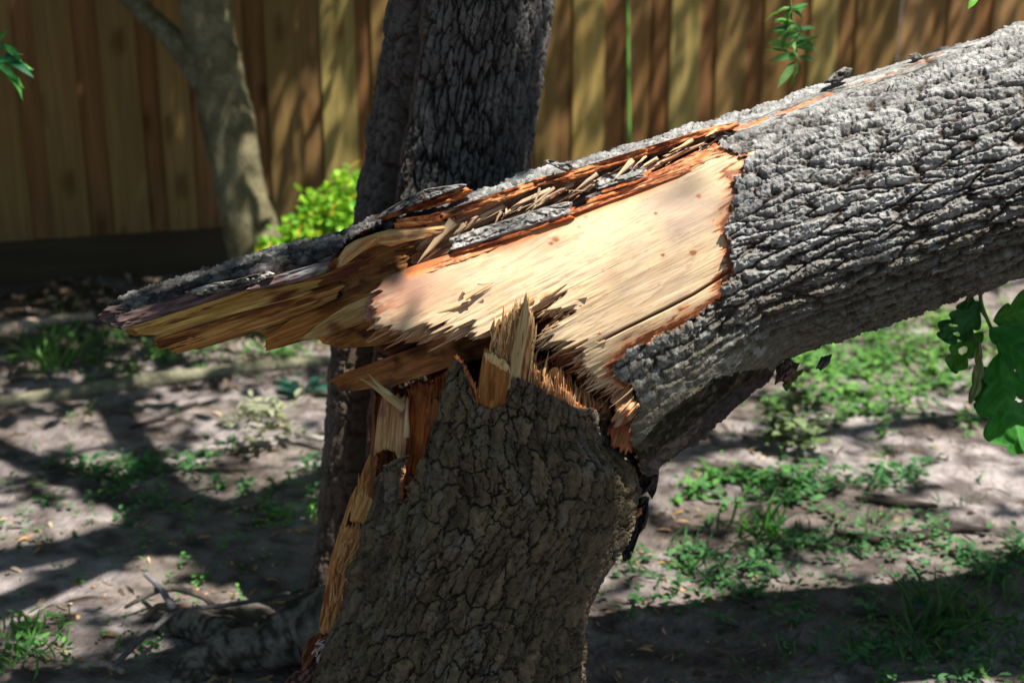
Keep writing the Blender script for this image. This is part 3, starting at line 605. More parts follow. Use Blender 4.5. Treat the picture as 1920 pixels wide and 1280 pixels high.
hbk = hs + hs2 * .7 + flute + .0022 * (fbm(Y / 5, A2 / 4, 3, 225) - .5)
Cs = np.stack([cx, yr], -1)
xs0, ys0, ds0 = gencyl(Cs, (1, 0), hw - 4, hw - 4, DS(yr), hw * M_PX * .92, phs, 0 * Y)
fr_ = np.abs(PS) < R(92)
rimy = ip(xs0, rim_pts) + 7 * (fbm(A2 / 7, Y / 40, 3, 9) - .5)
ksn = np.where(fr_, ys0 > rimy, ys0 > 735 + 60 * (fbm(PS * 9, 0 * Y, 3, 6) - .3))
wob = 10 * (fbm(Y / 16, A2 / 16, 3, 77) - .5)
ksn &= ~(inside(opening, xs0 + wob, ys0 + wob) & fr_)
ers = erode_dist(ksn, 4)
hbk = np.where(ers <= 1, hbk - .006, hbk)
xs1, ys1, ds1 = gencyl(Cs, (1, 0), hw - 4, hw - 4, DS(yr), hw * M_PX * .92, phs, hbk)
tone = fbm(Y / 60, A2 / 45, 4, 241)
cs_ = lerp((.058, .044, .030), (.19, .145, .092), np.clip(cids * .4 + cids2 * .3 + tone * .6 - .2, 0, 1))
cs_ = cs_ * (.75 + .5 * fbm(Y / 8, A2 / 6, 4, 257))[..., None]
cs_ = lerp(cs_, (.15, .145, .125), ss(.56, .75, fbm(Y / 34, A2 / 26, 4, 251)) * .55)
cs_ = lerp(cs_, (.14, .12, .06), ss(.5, .7, fbm(Y / 80, A2 / 50, 3, 253)) * .3)
cs_ = lerp((.03, .022, .016), cs_, np.clip(pls * (.8 + .2 * pls2), 0, 1))
nearrim = ss(16, 3, np.abs(ys0 - ip(xs0, rim_pts))) * fr_
cs_ = lerp(cs_, (.13, .11, .12), nearrim * .35)
cs_ = np.where((ers <= 1.2)[..., None], np.array(ORANGE), cs_)
fks = ksn[:-1, :-1] & ksn[1:, :-1] & ksn[:-1, 1:] & ksn[1:, 1:]
grid('bark', P(xs1, ys1, ds1), M_BARK, stump, cs_, np.stack([Y, A2], -1) * M_PX, keep=fks)
# core wood
yk = np.arange(668, 1600, 5.); pk = np.linspace(-math.pi, math.pi, 361)
Yk, Pk = np.meshgrid(yk, pk, indexing='ij')
Lk, Rk = ip(yk, L_y), ip(yk, R_y); hk = (Rk - Lk) / 2 - 14 - 22 * ss(780, 860, yk)
Ck = np.stack([(Lk + Rk) / 2, yk], -1)
xk, yk_, dk_ = gencyl(Ck, (1, 0), hk, hk, DS(yk), hk * M_PX * .92, pk, .006 * (fbm(Pk * 40, Yk / 90, 3, 7) - .5))
ok = inside([(680, 560), (848, 560), (850, 700), (800, 850), (765, 930), (745, 970), (690, 900)], xk, yk_) & (np.abs(Pk) < 1.6)
dk_ = dk_ + ok * .10 * ss(960, 860, Yk)
fk2 = yk_ > np.where(np.abs(Pk) < 1.6, ip(xk, rim_pts) - 3 - 10 * vn(Pk * 60, 0 * Pk, 5), 700 + 50 * vn(Pk * 50, 0 * Pk, 5))
fk2 |= ok & (yk_ > 735 + 20 * vn(Pk * 70, 0 * Pk, 9))
grid('heartwood', P(xk, yk_, dk_), M_WOODV, stump, lerp((.22, .07, .025), (.46, .17, .06), fbm(Pk * 60, Yk / 70, 3, 8)), np.stack([Yk, Pk * 230], -1) * M_PX, keep=fk2[:-1, :-1] & fk2[1:, 1:])

def sw(name, poly, ang, d, seed, a, b, c=None, **k):
    return dk(name, poly, ang, d, seed, a, b, c, parent=stump, **k)
# tall spike group and front plank
for pl_s, dd_i, sd_, rg_ in (([(912, 745), (914, 668), (920, 640), (932, 612), (946, 606), (952, 640), (950, 745)], .026, 111, 16), ([(928, 745), (932, 650), (942, 604), (958, 584), (972, 590), (974, 660), (968, 745)], .018, 112, 18),
                             ([(962, 745), (966, 640), (974, 590), (990, 574), (999, 590), (1004, 632), (999, 665), (992, 745)], .024, 114, 14), ([(958, 745), (972, 640), (986, 600), (996, 640), (990, 700), (984, 745)], .012, 118, 22)):
    sw('tall_splinter', pl_s, 84, sdep(dd_i), sd_, (.40, .21, .085), (.66, .44, .22), (.42, .16, .055), rag=(0, rg_), amp=.009, sp=1.3, st=1.1, thick=.016, tx=3)
sw('tall_splinter', [(948, 735), (956, 680), (966, 630), (978, 580), (987, 545), (991, 570), (992, 612), (986, 660), (978, 720)], 82, sdep(.004), 113, (.42, .28, .13), (.58, .42, .22), rag=(0, 3), amp=.003, st=1.2, thick=.016, tx=4)
sw('split_plank', [(893, 735), (897, 712), (905, 668), (908, 655), (918, 660), (930, 672), (945, 680), (956, 690), (958, 712), (950, 752), (944, 770), (915, 770), (896, 762)], 84, sdep(.006), 115, (.28, .11, .03), (.42, .19, .06), (.20, .07, .02), rag=(0, 4), amp=.002, st=1.3, thick=.022, tx=4, sp=.3)
sw('tall_splinter', [(905, 668), (910, 656), (930, 668), (955, 682), (958, 700), (940, 694), (920, 682)], 80, sdep(.001), 116, (.62, .40, .18), (.75, .55, .3), rag=(4, 5), amp=.004, st=1.2, thick=.01, tx=3, sp=1.)
# fringe of torn fibres behind the rim
def fuzz(name, items, parent, col, m=None):
    Vs_, Fs_, Cs2, Us2, k0 = [], [], [], [], 0
    for (b_, t_, w_, d_, d2_) in items:
        b_ = np.array(b_, float); t_ = np.array(t_, float); L_ = np.linalg.norm(t_ - b_) + 1e-6; dr = (t_ - b_) / L_; nr = np.array([-dr[1], dr[0]])
        k = np.linspace(0, 1, 6); pth = b_ + (t_ - b_) * k[:, None] + nr * (rgf.normal(0, .05) * L_ * k ** 2)[:, None]
        wd = w_ * .5 * (1 - k ** 1.5) + .12; dep = d_ + (d2_ - d_) * k; ring = []
        for a_ in (0, 1.57, 3.14, 4.71):
            q = pth + nr * (wd * math.cos(a_))[:, None]; ring.append(P(q[:, 0], q[:, 1], dep + wd * M_PX * .7 * math.sin(a_)))
        V_ = np.stack(ring + ring[:1], 1); I = np.arange(30).reshape(6, 5) + k0; k0 += 30
        Vs_.append(V_.reshape(-1, 3)); Fs_.append(np.stack([I[:-1, :-1], I[:-1, 1:], I[1:, 1:], I[1:, :-1]], -1).reshape(-1, 4))
        c_ = np.array(col[0]) + (np.array(col[1]) - np.array(col[0])) * rgf.random(); c_ = c_[None] * (.75 + .45 * k[:, None]); Cs2.append(np.repeat(c_, 5, 0))
        Us2.append(np.stack([np.repeat(k * L_, 5), np.tile(np.arange(5.) * w_ / 2, 6)], -1) * M_PX)
    o = raw(name, np.concatenate(Vs_), np.concatenate(Fs_), m or M_WOODV, parent, np.concatenate(Cs2), np.concatenate(Us2)); o['kind'] = 'stuff'; return o
rgf = np.random.default_rng(77)
front_rim = [(955, 716), (985, 716), (1010, 728), (1030, 742), (1050, 750), (1080, 768), (1100, 767), (1125, 775), (1146, 780)]
for k_, (dd, lo, hi, sd) in enumerate(((sdep(.016), 6, 20, 121), (sdep(.04), 20, 38, 123), (sdep(.07), 30, 50, 125))):
    top = [(x, y - (hi if x < 1100 else hi * .5)) for x, y in front_rim]
    sw('torn_fringe', [(955, 775)] + top + [(1148, 790), (1080, 785)], 86, dd, sd, (.34, .12, .045), (.62, .34, .16), (.48, .14, .05), rag=(0, 12), amp=.009, sp=.9, st=1.15, thick=.010, tx=2.2)
its = []
for _ in range(420):
    q_ = rgf.random(); x = 955 + 192 * q_; y = ip(np.array([x]), front_rim)[0]; hgt = rgf.uniform(8, 40) * (1 if x < 1105 else .5) * (1.5 if rgf.random() < .12 else 1); a_ = R(rgf.normal(88, 9))
    i_ = rgf.uniform(.008, .06); d_ = float(sdep(i_)(np.array(x), np.array(y))); its.append(((x, y + 6 - i_ * 400), (x + hgt * math.cos(a_), y - hgt * math.sin(a_) - i_ * 400), rgf.uniform(1.6, 5), d_, d_))
fuzz('torn_fibres', its, stump, ((.50, .17, .06), (.76, .52, .28)))
its = []
for _ in range(120):
    q_ = rgf.random(); x, y = ((850 + 12 * q_ * 3, 668 + 55 * q_) if rgf.random() < .7 else (886 + 8 * q_, 722 + 34 * q_)); a_ = R(rgf.normal(72, 14)); hgt = rgf.uniform(4, 13)
    its.append(((x + 2, y + 6), (x + 2 + hgt * math.cos(a_), y + 2 - hgt * math.sin(a_)), rgf.uniform(1.5, 4), float(sdep(.008)(np.array(x), np.array(y))), float(sdep(.008)(np.array(x), np.array(y)))))
fuzz('torn_fibres', its, stump, ((.50, .12, .04), (.70, .28, .11)))
its = []
for _ in range(260):
    x = rgf.uniform(768, 842); y = 742 - .25 * (x - 768) + rgf.normal(0, 4); a_ = R(rgf.normal(92, 12)); hgt = rgf.uniform(5, 22); d_ = rgf.uniform(2.27, 2.31)
    its.append(((x, y), (x + hgt * math.cos(a_), y - hgt * math.sin(a_)), rgf.uniform(1.5, 4), d_, d_))
fuzz('torn_fibres', its, stump, ((.36, .09, .03), (.50, .16, .05)))
sw('torn_fringe', [(1020, 730), (1024, 704), (1040, 690), (1052, 694), (1056, 720), (1050, 745)], 84, sdep(.035), 127, (.62, .30, .10), (.74, .46, .2), rag=(0, 7), amp=.004, st=1.3, thick=.012, sp=1.)
for b, t, w_, d_ in [((1018, 705), (1030, 657), 6, 2.16), ((1000, 712), (1003, 680), 6, 2.16), ((1060, 735), (1057, 700), 7, 2.16), ((1040, 735), (1044, 690), 7, 2.17), ((1100, 760), (1096, 728), 6, 2.17), ((1082, 750), (1078, 712), 8, 2.165), ((1118, 768), (1115, 742), 6, 2.18),
                     ((925, 640), (934, 600), 6, 2.13), ((940, 620), (948, 588), 6, 2.13), ((996, 640), (1001, 592), 6, 2.13), ((962, 600), (966, 560), 4, 2.125), ((1010, 720), (1012, 696), 5, 2.16), ((1130, 770), (1128, 752), 5, 2.18), ((900, 745), (898, 716), 5, 2.13)]:
    i += 1; dd_s = float(sdep((d_ - 2.12) * .8)(np.array(float(b[0])), np.array(float(b[1])))); splinter(b, t, w_, dd_s, None, (.60, .36, .17), stump, seed=i)
# left slabs and the open hollow
sw('split_slab', [(706, 790), (712, 760), (718, 742), (740, 738), (758, 742), (768, 758), (768, 800), (764, 850), (762, 890), (756, 930), (746, 945), (741, 915), (748, 870), (740, 846), (720, 844), (700, 856)], 86, 2.255, 131,
   (.42, .22, .09), (.58, .36, .17), (.32, .14, .10), rag=(2, 8), amp=.005, st=1.4, tx=5, thick=.02)
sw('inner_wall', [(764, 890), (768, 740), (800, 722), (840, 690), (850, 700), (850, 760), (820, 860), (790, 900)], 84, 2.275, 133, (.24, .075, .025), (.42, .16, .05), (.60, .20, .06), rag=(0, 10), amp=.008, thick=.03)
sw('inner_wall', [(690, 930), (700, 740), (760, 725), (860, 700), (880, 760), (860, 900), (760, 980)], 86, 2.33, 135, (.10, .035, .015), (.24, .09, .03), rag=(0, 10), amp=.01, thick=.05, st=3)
splinter((758, 765), (674, 709), 22, 2.235, 2.215, (.52, .37, .18), stump, name='forked_splinter', seed=201, bend=3)
splinter((745, 752), (689, 699), 14, 2.232, 2.212, (.54, .40, .20), stump, name='forked_splinter', seed=203, bend=-2)
splinter((762, 820), (764, 742), 12, 2.235, 2.23, (.60, .42, .26), stump, seed=204)
strip = sw('split_face', [(704, 834), (685, 867), (677, 897), (659, 924), (648, 960), (636, 999), (621, 1040), (612, 1090), (604, 1130), (597, 1182), (612, 1192), (632, 1200), (660, 1150), (690, 1060), (712, 1000), (716, 940), (712, 860)], 72, lambda x, y: 2.375 + .000275 * (y - 900), 141,
   (.42, .17, .05), (.62, .32, .12), (.26, .09, .03), rag=(7, 10), amp=.006, st=1.5, tx=5, thick=.04)
sw('split_face', [(638, 985), (655, 982), (690, 990), (700, 1015), (675, 1100), (655, 1150), (632, 1196), (612, 1180), (622, 1060)], 73, lambda x, y: 2.36 + .000275 * (y - 900), 143, (.46, .20, .06), (.66, .36, .14), (.24, .08, .025), rag=(6, 12), amp=.005, st=1.5, tx=5, thick=.02, sp=.6)
sw('split_face', [(660, 945), (680, 905), (704, 890), (712, 930), (700, 985), (655, 978)], 70, lambda x, y: 2.362, 145, (.52, .25, .08), (.66, .38, .15), rag=(4, 5), amp=.006, st=1.5, tx=5, thick=.02)
sw('split_face', [(566, 1232), (575, 1200), (598, 1185), (622, 1192), (606, 1220), (590, 1262), (568, 1268)], 60, 2.47, 147, (.16, .055, .03), (.34, .13, .06), (.06, .03, .02), rag=(6, 6), amp=.012, thick=.03)
rng = np.random.default_rng(5)
for k_ in range(26):                                          # frayed grey fibres at the foot
    bx, by = 604 + rng.normal(0, 10), 1222 + rng.normal(0, 12); a_ = rng.uniform(-.3, 1.3)
    i += 1; splinter((bx, by), (bx + 16 * math.cos(a_), by - 15 * math.sin(a_)), 3, 2.42, 2.40, (.5, .44, .42), stump, name='torn_fibre', seed=i)
chip([(520, 1292), (548, 1262), (580, 1252), (606, 1228), (628, 1215), (622, 1240), (590, 1275), (560, 1300)], 38, 2.43, .02, 149, .3, name='torn_bark', grey=(.28, .14, .12), parent=stump)
its = []
for _ in range(170):
    x = rgf.uniform(915, 1003); top_y = ip(np.array([x]), [(912, 668), (930, 616), (950, 600), (968, 576), (988, 568), (1002, 600), (1004, 640)])[0]; y = top_y + rgf.uniform(-2, 90); a_ = R(rgf.normal(84, 9)); hgt = rgf.uniform(6, 26)
    d_ = float(sdep(.016)(np.array(x), np.array(y))); its.append(((x, y), (x + hgt * math.cos(a_), y - hgt * math.sin(a_)), rgf.uniform(1.2, 3.6), d_, d_ - .002))
fuzz('torn_fibres', its, stump, ((.50, .28, .12), (.74, .52, .28)))
its = []
for _ in range(200):
    y = rgf.uniform(850, 1190); x = ip(np.array([y]), [(850, 700), (900, 684), (950, 660), (1000, 648), (1100, 625), (1190, 610)])[0] + rgf.uniform(-6, 30); a_ = R(rgf.normal(76, 10)); hgt = rgf.uniform(8, 34)
    d_ = 2.352 + .000275 * (y - 900); its.append(((x, y), (x + hgt * math.cos(a_), y - hgt * math.sin(a_)), rgf.uniform(1.5, 4.5), d_, d_ - .004))
fuzz('torn_fibres', its, stump, ((.46, .20, .07), (.70, .42, .18)))
fuzz('torn_fibres', PEND, fallen, ((.48, .30, .16), (.70, .52, .33)))
fuzz('torn_fibres', PEND2, fallen, ((.36, .23, .15), (.58, .42, .28)))
adopt(fallen)
adopt(stump)

# ============================================================ THE STANDING TRUNK BEHIND
standing = thing('standing_tree', 'dark furrowed oak trunk standing upright behind the broken stump', 'tree', tuple(G(740, 1230)))
ct = [(-1500, 1085), (-100, 903), (0, 892), (100, 877), (200, 862), (330, 845), (420, 832), (650, 792), (900, 775), (1100, 770), (1200, 765), (1280, 745), (1400, 720), (1500, 700)]
wt = [(-1500, 135), (-100, 151), (0, 151), (100, 152), (200, 153), (330, 156), (420, 162), (650, 178), (900, 178), (1050, 184), (1130, 196), (1180, 212), (1240, 232), (1280, 250), (1400, 310), (1500, 360)]
yb = np.concatenate([np.arange(-1500, -40, 20), np.arange(-38, 1300, 3.), np.arange(1304, 1500, 12)])
pb = np.concatenate([np.linspace(-math.pi, R(-98), 18)[:-1], np.linspace(R(-98), R(98), 260), np.linspace(R(98), math.pi, 18)[1:]])
Yb, Pb = np.meshgrid(yb, pb, indexing='ij')
Ab = Pb * 165
hbb, plb, cidb, _ = oakbark(Yb, Ab, 74, 15, 311, H=.0065, w1=.22, w2=.22, rough=.35, dome=.5, jag=.8)
xb0 = ip(yb, ct)[:, None] + ip(yb, wt)[:, None] * np.sin(Pb)
groove = [(778, -60), (770, 20), (768, 90), (752, 170), (738, 260), (726, 340), (716, 420), (700, 520), (680, 640), (672, 760), (664, 900), (650, 1000), (630, 1100)]
gd = dist(groove, xb0, Yb)
gcos = np.cos(Pb) > 0
g1 = ss(20, 6, gd) * gcos
hbb = hbb * (1 - ss(26, 12, gd) * .8 * gcos) - .055 * g1 + .014 * np.exp(-((gd - 36) / 15) ** 2) * gcos + .02 * (fbm(Yb / 300, Pb * 2, 3, 5) - .5)
hbb = hbb + .012 * np.exp(-(((xb0 - 692) / 12) ** 2 + ((Yb - 235) / 18) ** 2))
xb, yb_, db = gencyl(np.stack([ip(yb, ct), yb], -1), (1, 0), ip(yb, wt) - 5, ip(yb, wt) - 5, 2.86 + .00033 * (yb - 720), ip(yb, wt) * .00107 * .9, pb, hbb)
cbb = lerp((.06, .054, .052), (.175, .166, .162), np.clip(cidb * .5 + fbm(Yb / 40, Ab / 30, 4, 313) * .7 - .1, 0, 1))
cbb = lerp((.016, .013, .011), cbb, np.clip(plb, 0, 1))
cbb = lerp(cbb, (.09, .06, .045), g1 * .5 + ss(30, 12, np.abs(gd - 22)) * gcos * .35)
gxl = ip(Yb.ravel(), [(p_[1], p_[0]) for p_ in groove]).reshape(Yb.shape)
cbb = lerp(cbb, (.15, .10, .075), ss(34, 24, gd) * ss(7, 14, gd) * (xb0 > gxl) * gcos * ss(.3, .6, fbm(Yb / 60, Ab / 4, 3, 9)) * .9)
cbb = lerp(cbb, (.012, .009, .008), ss(10, 4, gd) * gcos * .8)
low = ss(500, 700, Yb)
cbb = lerp(cbb, cbb * np.array((1.25, 1.05, .85)), low)
grid('trunk', P(xb, yb_, db), M_BARK, standing, cbb, np.stack([Yb, Ab], -1) * M_PX)

# ============================================================ GROUND
def axis(lo, hi, a, b, st, far, k=26):
    return np.concatenate([-far + (lo + far) * (1 - (1 - np.linspace(0, 1, k)) ** 3)[:-1] if False else np.linspace(-far, lo, k)[:-1], np.arange(lo, hi, st), np.linspace(hi, far, k)])
gx = axis(-3.6, 5.2, 0, 0, .028, 45); gy = axis(1.2, 8.6, 0, 0, .028, 45)
GX, GY = np.meshgrid(gx, gy, indexing='ij')
def gz(x, y):
    z = .045 * (fbm(x * 1.1, y * 1.1, 3, 401) - .5) + .03 * (fbm(x * 5, y * 5, 4, 403) - .5) + .014 * (fbm(x * 16, y * 16, 2, 405) - .5)
    return z - .012
GZ = gz(GX, GY)
base_soil = lerp((.34, .298, .278), (.22, .185, .17), fbm(GX * 2.2, GY * 2.2, 4, 411))  # sandy base tone, varied at random by noise
gc = lerp(base_soil * np.array((.92, .93, .98)), (.14, .115, .095), ss(.48, .62, fbm(GX * 4, GY * 7, 5, 413)) * .7)
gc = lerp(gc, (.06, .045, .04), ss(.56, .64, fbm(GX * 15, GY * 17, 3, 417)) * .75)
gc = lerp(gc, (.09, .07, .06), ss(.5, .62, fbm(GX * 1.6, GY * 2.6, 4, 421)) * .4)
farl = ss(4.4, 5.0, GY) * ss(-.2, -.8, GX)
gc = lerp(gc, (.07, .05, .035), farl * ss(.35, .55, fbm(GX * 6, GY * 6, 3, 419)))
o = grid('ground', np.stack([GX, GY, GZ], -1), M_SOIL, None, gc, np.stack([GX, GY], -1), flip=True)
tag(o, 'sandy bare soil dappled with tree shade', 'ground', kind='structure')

# ============================================================ FENCE
g0 = G(0, 527); g1_ = G(430, 497)
fd = (g1_ - g0)[:2]; fd /= np.linalg.norm(fd); 
fn = np.array([fd[1], -fd[0]])                       # toward the camera
if fn[1] > 0: fn = -fn
def on_fence(px, py):
    """pixel -> distance along the fence line and height"""
    dirv = P(px, py, 1.0) - CAM
    k = ((g0 - CAM)[:2] @ fn) / (dirv[..., :2] @ fn)
    q = CAM + dirv * k[..., None] if np.ndim(k) else CAM + dirv * k
    return (q[..., :2] - g0[:2]) @ fd, q[..., 2]
fence = thing('fence', 'tall vertical cedar board fence of olive and reddish planks behind the trees', 'fence', (float(g0[0]), float(g0[1]), 0))
print('fence dir', fd, 'start', g0)
bl = [(-60, 20, 'o'), (20, 64, 'r'), (64, 134, 'o'), (134, 181, 'r'), (185, 252, 'o'), (252, 289, 'r'), (292, 345, 'o'), (345, 392, 'r'), (392, 433, 'b'), (433, 460, 'b'), (460, 497, 'r'), (497, 561, 'o'), (561, 599, 'b'), (601, 664, 'l'), (664, 697, 'r'),
      (697, 750, 'o'), (750, 795, 'r'), (795, 860, 'o'), (860, 900, 'r'), (900, 965, 'o'), (965, 1005, 'r'), (1005, 1047, 'o'), (1047, 1076, 'b'), (1077, 1134, 'l'), (1135, 1174, 'r'), (1174, 1225, 'b'), (1226, 1259, 'r'), (1260, 1313, 'l'), (1313, 1346, 'r'),
      (1347, 1402, 'o'), (1402, 1432, 'r'), (1434, 1480, 'o'), (1480, 1520, 'r'), (1521, 1570, 'l'), (1572, 1605, 'b'), (1607, 1686, 'o'), (1691, 1743, 't'), (1743, 1777, 'b'), (1777, 1827, 't'), (1827, 1860, 'r'), (1861, 1902, 't'), (1902, 1945, 'b')]
CB = {'o': (.235, .148, .056), 'r': (.225, .112, .046), 'l': (.34, .255, .09), 'b': (.235, .138, .056), 't': (.30, .178, .08)}
sb = [(on_fence(a, 60.)[0], on_fence(b, 60.)[0], k) for a, b, k in bl]
# carry the run on past both sides of the picture
rr = np.random.default_rng(3); s_ = sb[0][0]; kk = 0
while s_ > -6:
    w_ = .15 if kk % 2 else .085; sb.insert(0, (s_ - w_, s_, 'r' if kk % 2 == 0 else 'o')); s_ -= w_; kk += 1
s_ = sb[-1][1]
while s_ < 11:
    w_ = .15 if kk % 2 else .085; sb.append((s_, s_ + w_, 'b' if kk % 2 == 0 else 't')); s_ += w_; kk += 1
Vs, Fs, Cs_, Us = [], [], [], []; nv = 0
for bi, (a, b, k) in enumerate(sb):
    back = k in 'rb'; off = -.012 if back else .0
    a2, b2 = (a - .012, b + .012) if back else (a - .002, b + .002)
    nz_ = 60; z = np.linspace(.03, 1.95 + .02 * rr.random(), nz_); m_ = 6; sx_ = np.linspace(a2, b2, m_)
    S_, Z_ = np.meshgrid(sx_, z, indexing='ij')
    c0 = np.array(CB[k]) * rr.uniform(.88, 1.12)
    g_ = fbm(S_ * 90 + bi * 7, Z_ * 2.2, 3, bi); c = lerp(c0 * .8, c0 * 1.15, g_)
    kn = worley(S_ * 6 + bi * 3.3, Z_ * 2.1 + bi, bi)[0]; c = lerp(c, c0 * np.array((.42, .32, .3)), ss(.16, .07, kn) * .8)
    c = lerp(c, c0 * np.array((1.1, .9, .8)), ss(.5, .75, fbm(S_ * 8 + bi, Z_ * 1.5, 3, bi + 50)) * .5)
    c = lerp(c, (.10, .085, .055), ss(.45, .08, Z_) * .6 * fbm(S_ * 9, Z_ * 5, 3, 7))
    for side, o_ in ((0, .0), (1, -.010)):
        X = g0[0] + fd[0] * S_ + fn[0] * (off + o_); Yy = g0[1] + fd[1] * S_ + fn[1] * (off + o_)
        Vs.append(np.stack([X, Yy, Z_], -1).reshape(-1, 3)); Cs_.append(c.reshape(-1, 3)); Us.append(np.stack([S_ + bi * 1.3, Z_], -1).reshape(-1, 2))
        I = (np.arange(m_ * nz_) + nv).reshape(m_, nz_); Fs.append(np.stack([I[:-1, :-1], I[1:, :-1], I[1:, 1:], I[:-1, 1:]], -1).reshape(-1, 4))
        if side == 0: I0 = I
        nv += m_ * nz_
    for row, row2 in ((I0[0], I[0]), (I0[-1], I[-1]), (I0[:, 0], I[:, 0]), (I0[:, -1], I[:, -1])):
        Fs.append(np.stack([row[:-1], row[1:], row2[1:], row2[:-1]], -1))
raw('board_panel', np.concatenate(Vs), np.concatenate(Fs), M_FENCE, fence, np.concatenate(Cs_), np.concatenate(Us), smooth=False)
def fbox(name, s0_, s1_, z0, z1, n0, n1, col, parent, n=60):
    S = np.linspace(s0_, s1_, n); out = []
    prof = [(n0, z0), (n1, z0), (n1, z1), (n0, z1), (n0, z0)]
    V = np.stack([np.stack([g0[0] + fd[0] * S + fn[0] * a, g0[1] + fd[1] * S + fn[1] * a, 0 * S + b + .008 * (vn(S * 1.3, 0 * S, 3) - .5)], -1) for a, b in prof], 1)
    c = lerp(np.array(col) * .75, np.array(col) * 1.2, fbm(S[:, None] * 3 + 0 * np.zeros((1, 5)), np.arange(5.)[None] * 3 + 0 * S[:, None], 3, 9))
    return grid(name, V, M_FENCE, parent, c, np.stack([np.repeat(np.arange(5.)[None] * .1, n, 0), np.repeat(S[:, None], 5, 1)], -1), smooth=False)
fbox('kickboard', -6, 11, -.03, .15, .002, .030, (.06, .045, .03), fence)
fbox('rail', -6, 11, .35, .44, -.045, -.085, (.2, .15, .08), fence)
fbox('rail', -6, 11, 1.45, 1.54, -.045, -.085, (.2, .15, .08), fence)
adopt(fence)

# ============================================================ YOUNG TREE AT LEFT
def tube(name, pts, rad, m, parent, colf, seg=20, n=60, bump=.0, seed=1, bf=40):
    pts = np.array(pts, float); t = np.linspace(0, 1, len(pts)); tt = np.linspace(0, 1, n)
    c = np.stack([np.interp(tt, t, pts[:, k]) for k in range(3)], -1)
    for _ in range(3): c[1:-1] = (c[:-2] + 2 * c[1:-1] + c[2:]) / 4
    r = np.interp(tt, np.linspace(0, 1, len(rad)), rad)
    tg = np.gradient(c, axis=0); tg /= np.linalg.norm(tg, axis=1)[:, None]
    a = np.cross(tg, [0.2, 1, .1]); a /= np.linalg.norm(a, axis=1)[:, None]; b = np.cross(tg, a)
    th = np.linspace(0, 2 * math.pi, seg + 1)
    L = tt[:, None] * bf; hh = 1 + bump * (fbm(L * .5 + 0 * th, np.cos(th)[None] * 2 + 5 + 0 * L, 3, seed) - .5) * 2
    V = c[:, None] + (a[:, None] * np.cos(th)[None, :, None] + b[:, None] * np.sin(th)[None, :, None]) * (r[:, None] * hh)[..., None]
    V[:, -1] = V[:, 0]
    V[0] = c[0]; V[-1] = c[-1]
    C_ = colf(tt[:, None] + 0 * th[None], th[None] + 0 * tt[:, None])
    return grid(name, V, m, parent, C_, np.stack([tt[:, None] + 0 * th, th[None] + 0 * tt[:, None]], -1))
def ypt(px, py, d): return P(px, py, d)
young = thing('young_tree', 'slim smooth-barked young tree leaning by the fence at left', 'tree', tuple(G(475, 512)))
def ycol(a, th):
    q = fbm(a * 26, np.cos(th) * 2.0 + 3, 4, 71); c = lerp((.15, .13, .075), (.22, .195, .12), ss(.3, .7, q))
    return lerp(c, (.09, .08, .045), ss(.6, .75, fbm(a * 14, np.sin(th) * 1.5 + 8, 3, 75)) * .6)
dy = 4.95
ytr = tube('trunk', [ypt(487, 540, dy + .05), ypt(480, 470, dy), ypt(455, 370, dy - .03), ypt(432, 250, dy - .06), ypt(405, 130, dy - .1), ypt(386, 30, dy - .13), ypt(378, -60, dy - .15), ypt(372, -500, dy - .25)], [.108, .095, .088, .09, .088, .086, .082, .07], M_BARK, young, ycol, 40, 160, .12)
tube('limb', [ypt(392, 160, dy - .1), ypt(350, 98, dy - .12), ypt(300, 50, dy - .1), ypt(250, 5, dy - .08), ypt(190, -60, dy), ypt(100, -300, dy)], [.06, .046, .038, .034, .03, .02], M_BARK, young, ycol, 20, 60, .1)
adopt(young)

# ============================================================ LEAVES
TPL = np.array([[0, 0, 0], [.28, .42, .06], [.66, .36, .05], [1, 0, -.08], [.66, -.36, .05], [.28, -.42, .06], [.3, 0, 0], [.66, 0, -.01]])
TF = np.array([[0, 6, 1, 1], [6, 7, 2, 1], [7, 3, 2, 2], [0, 5, 6, 6], [5, 4, 7, 6], [4, 3, 7, 7]])
TT = np.array([[0, 6, 1], [6, 7, 1], [7, 2, 1], [7, 3, 2], [0, 5, 6], [5, 4, 6], [4, 7, 6], [4, 3, 7]])
def leaves(name, pos, dr, nr, L, W, col, m, parent=None, curl=0.):
    pos = np.asarray(pos, float); n = len(pos)
    dr = dr / np.linalg.norm(dr, axis=1)[:, None]; sd = np.cross(nr, dr); sd /= np.linalg.norm(sd, axis=1)[:, None] + 1e-9; up = np.cross(dr, sd)
    T = np.repeat(TPL[None], n, 0).copy(); T[..., 2] -= curl * T[..., 0] ** 2
    V = pos[:, None] + dr[:, None] * (T[..., :1] * np.reshape(L, (-1, 1, 1))) + sd[:, None] * (T[..., 1:2] * np.reshape(W, (-1, 1, 1))) + up[:, None] * (T[..., 2:3] * np.reshape(L, (-1, 1, 1)))
    Fx = (TT[None] + (np.arange(n) * 8)[:, None, None]).reshape(-1, 3)
    C_ = np.repeat(np.asarray(col)[:, None], 8, 1)
    return raw(name, V, Fx, m, parent, C_, None)
def rdir(rg, n, up=0., flat=1.):
    v = rg.normal(size=(n, 3)); v[:, 2] = v[:, 2] * flat + up; return v / np.linalg.norm(v, axis=1)[:, None]
def gcol(rg, n, a, b):
    q = rg.random((n, 1)); return np.array(a) * (1 - q) + np.array(b) * q
rg = np.random.default_rng(11)

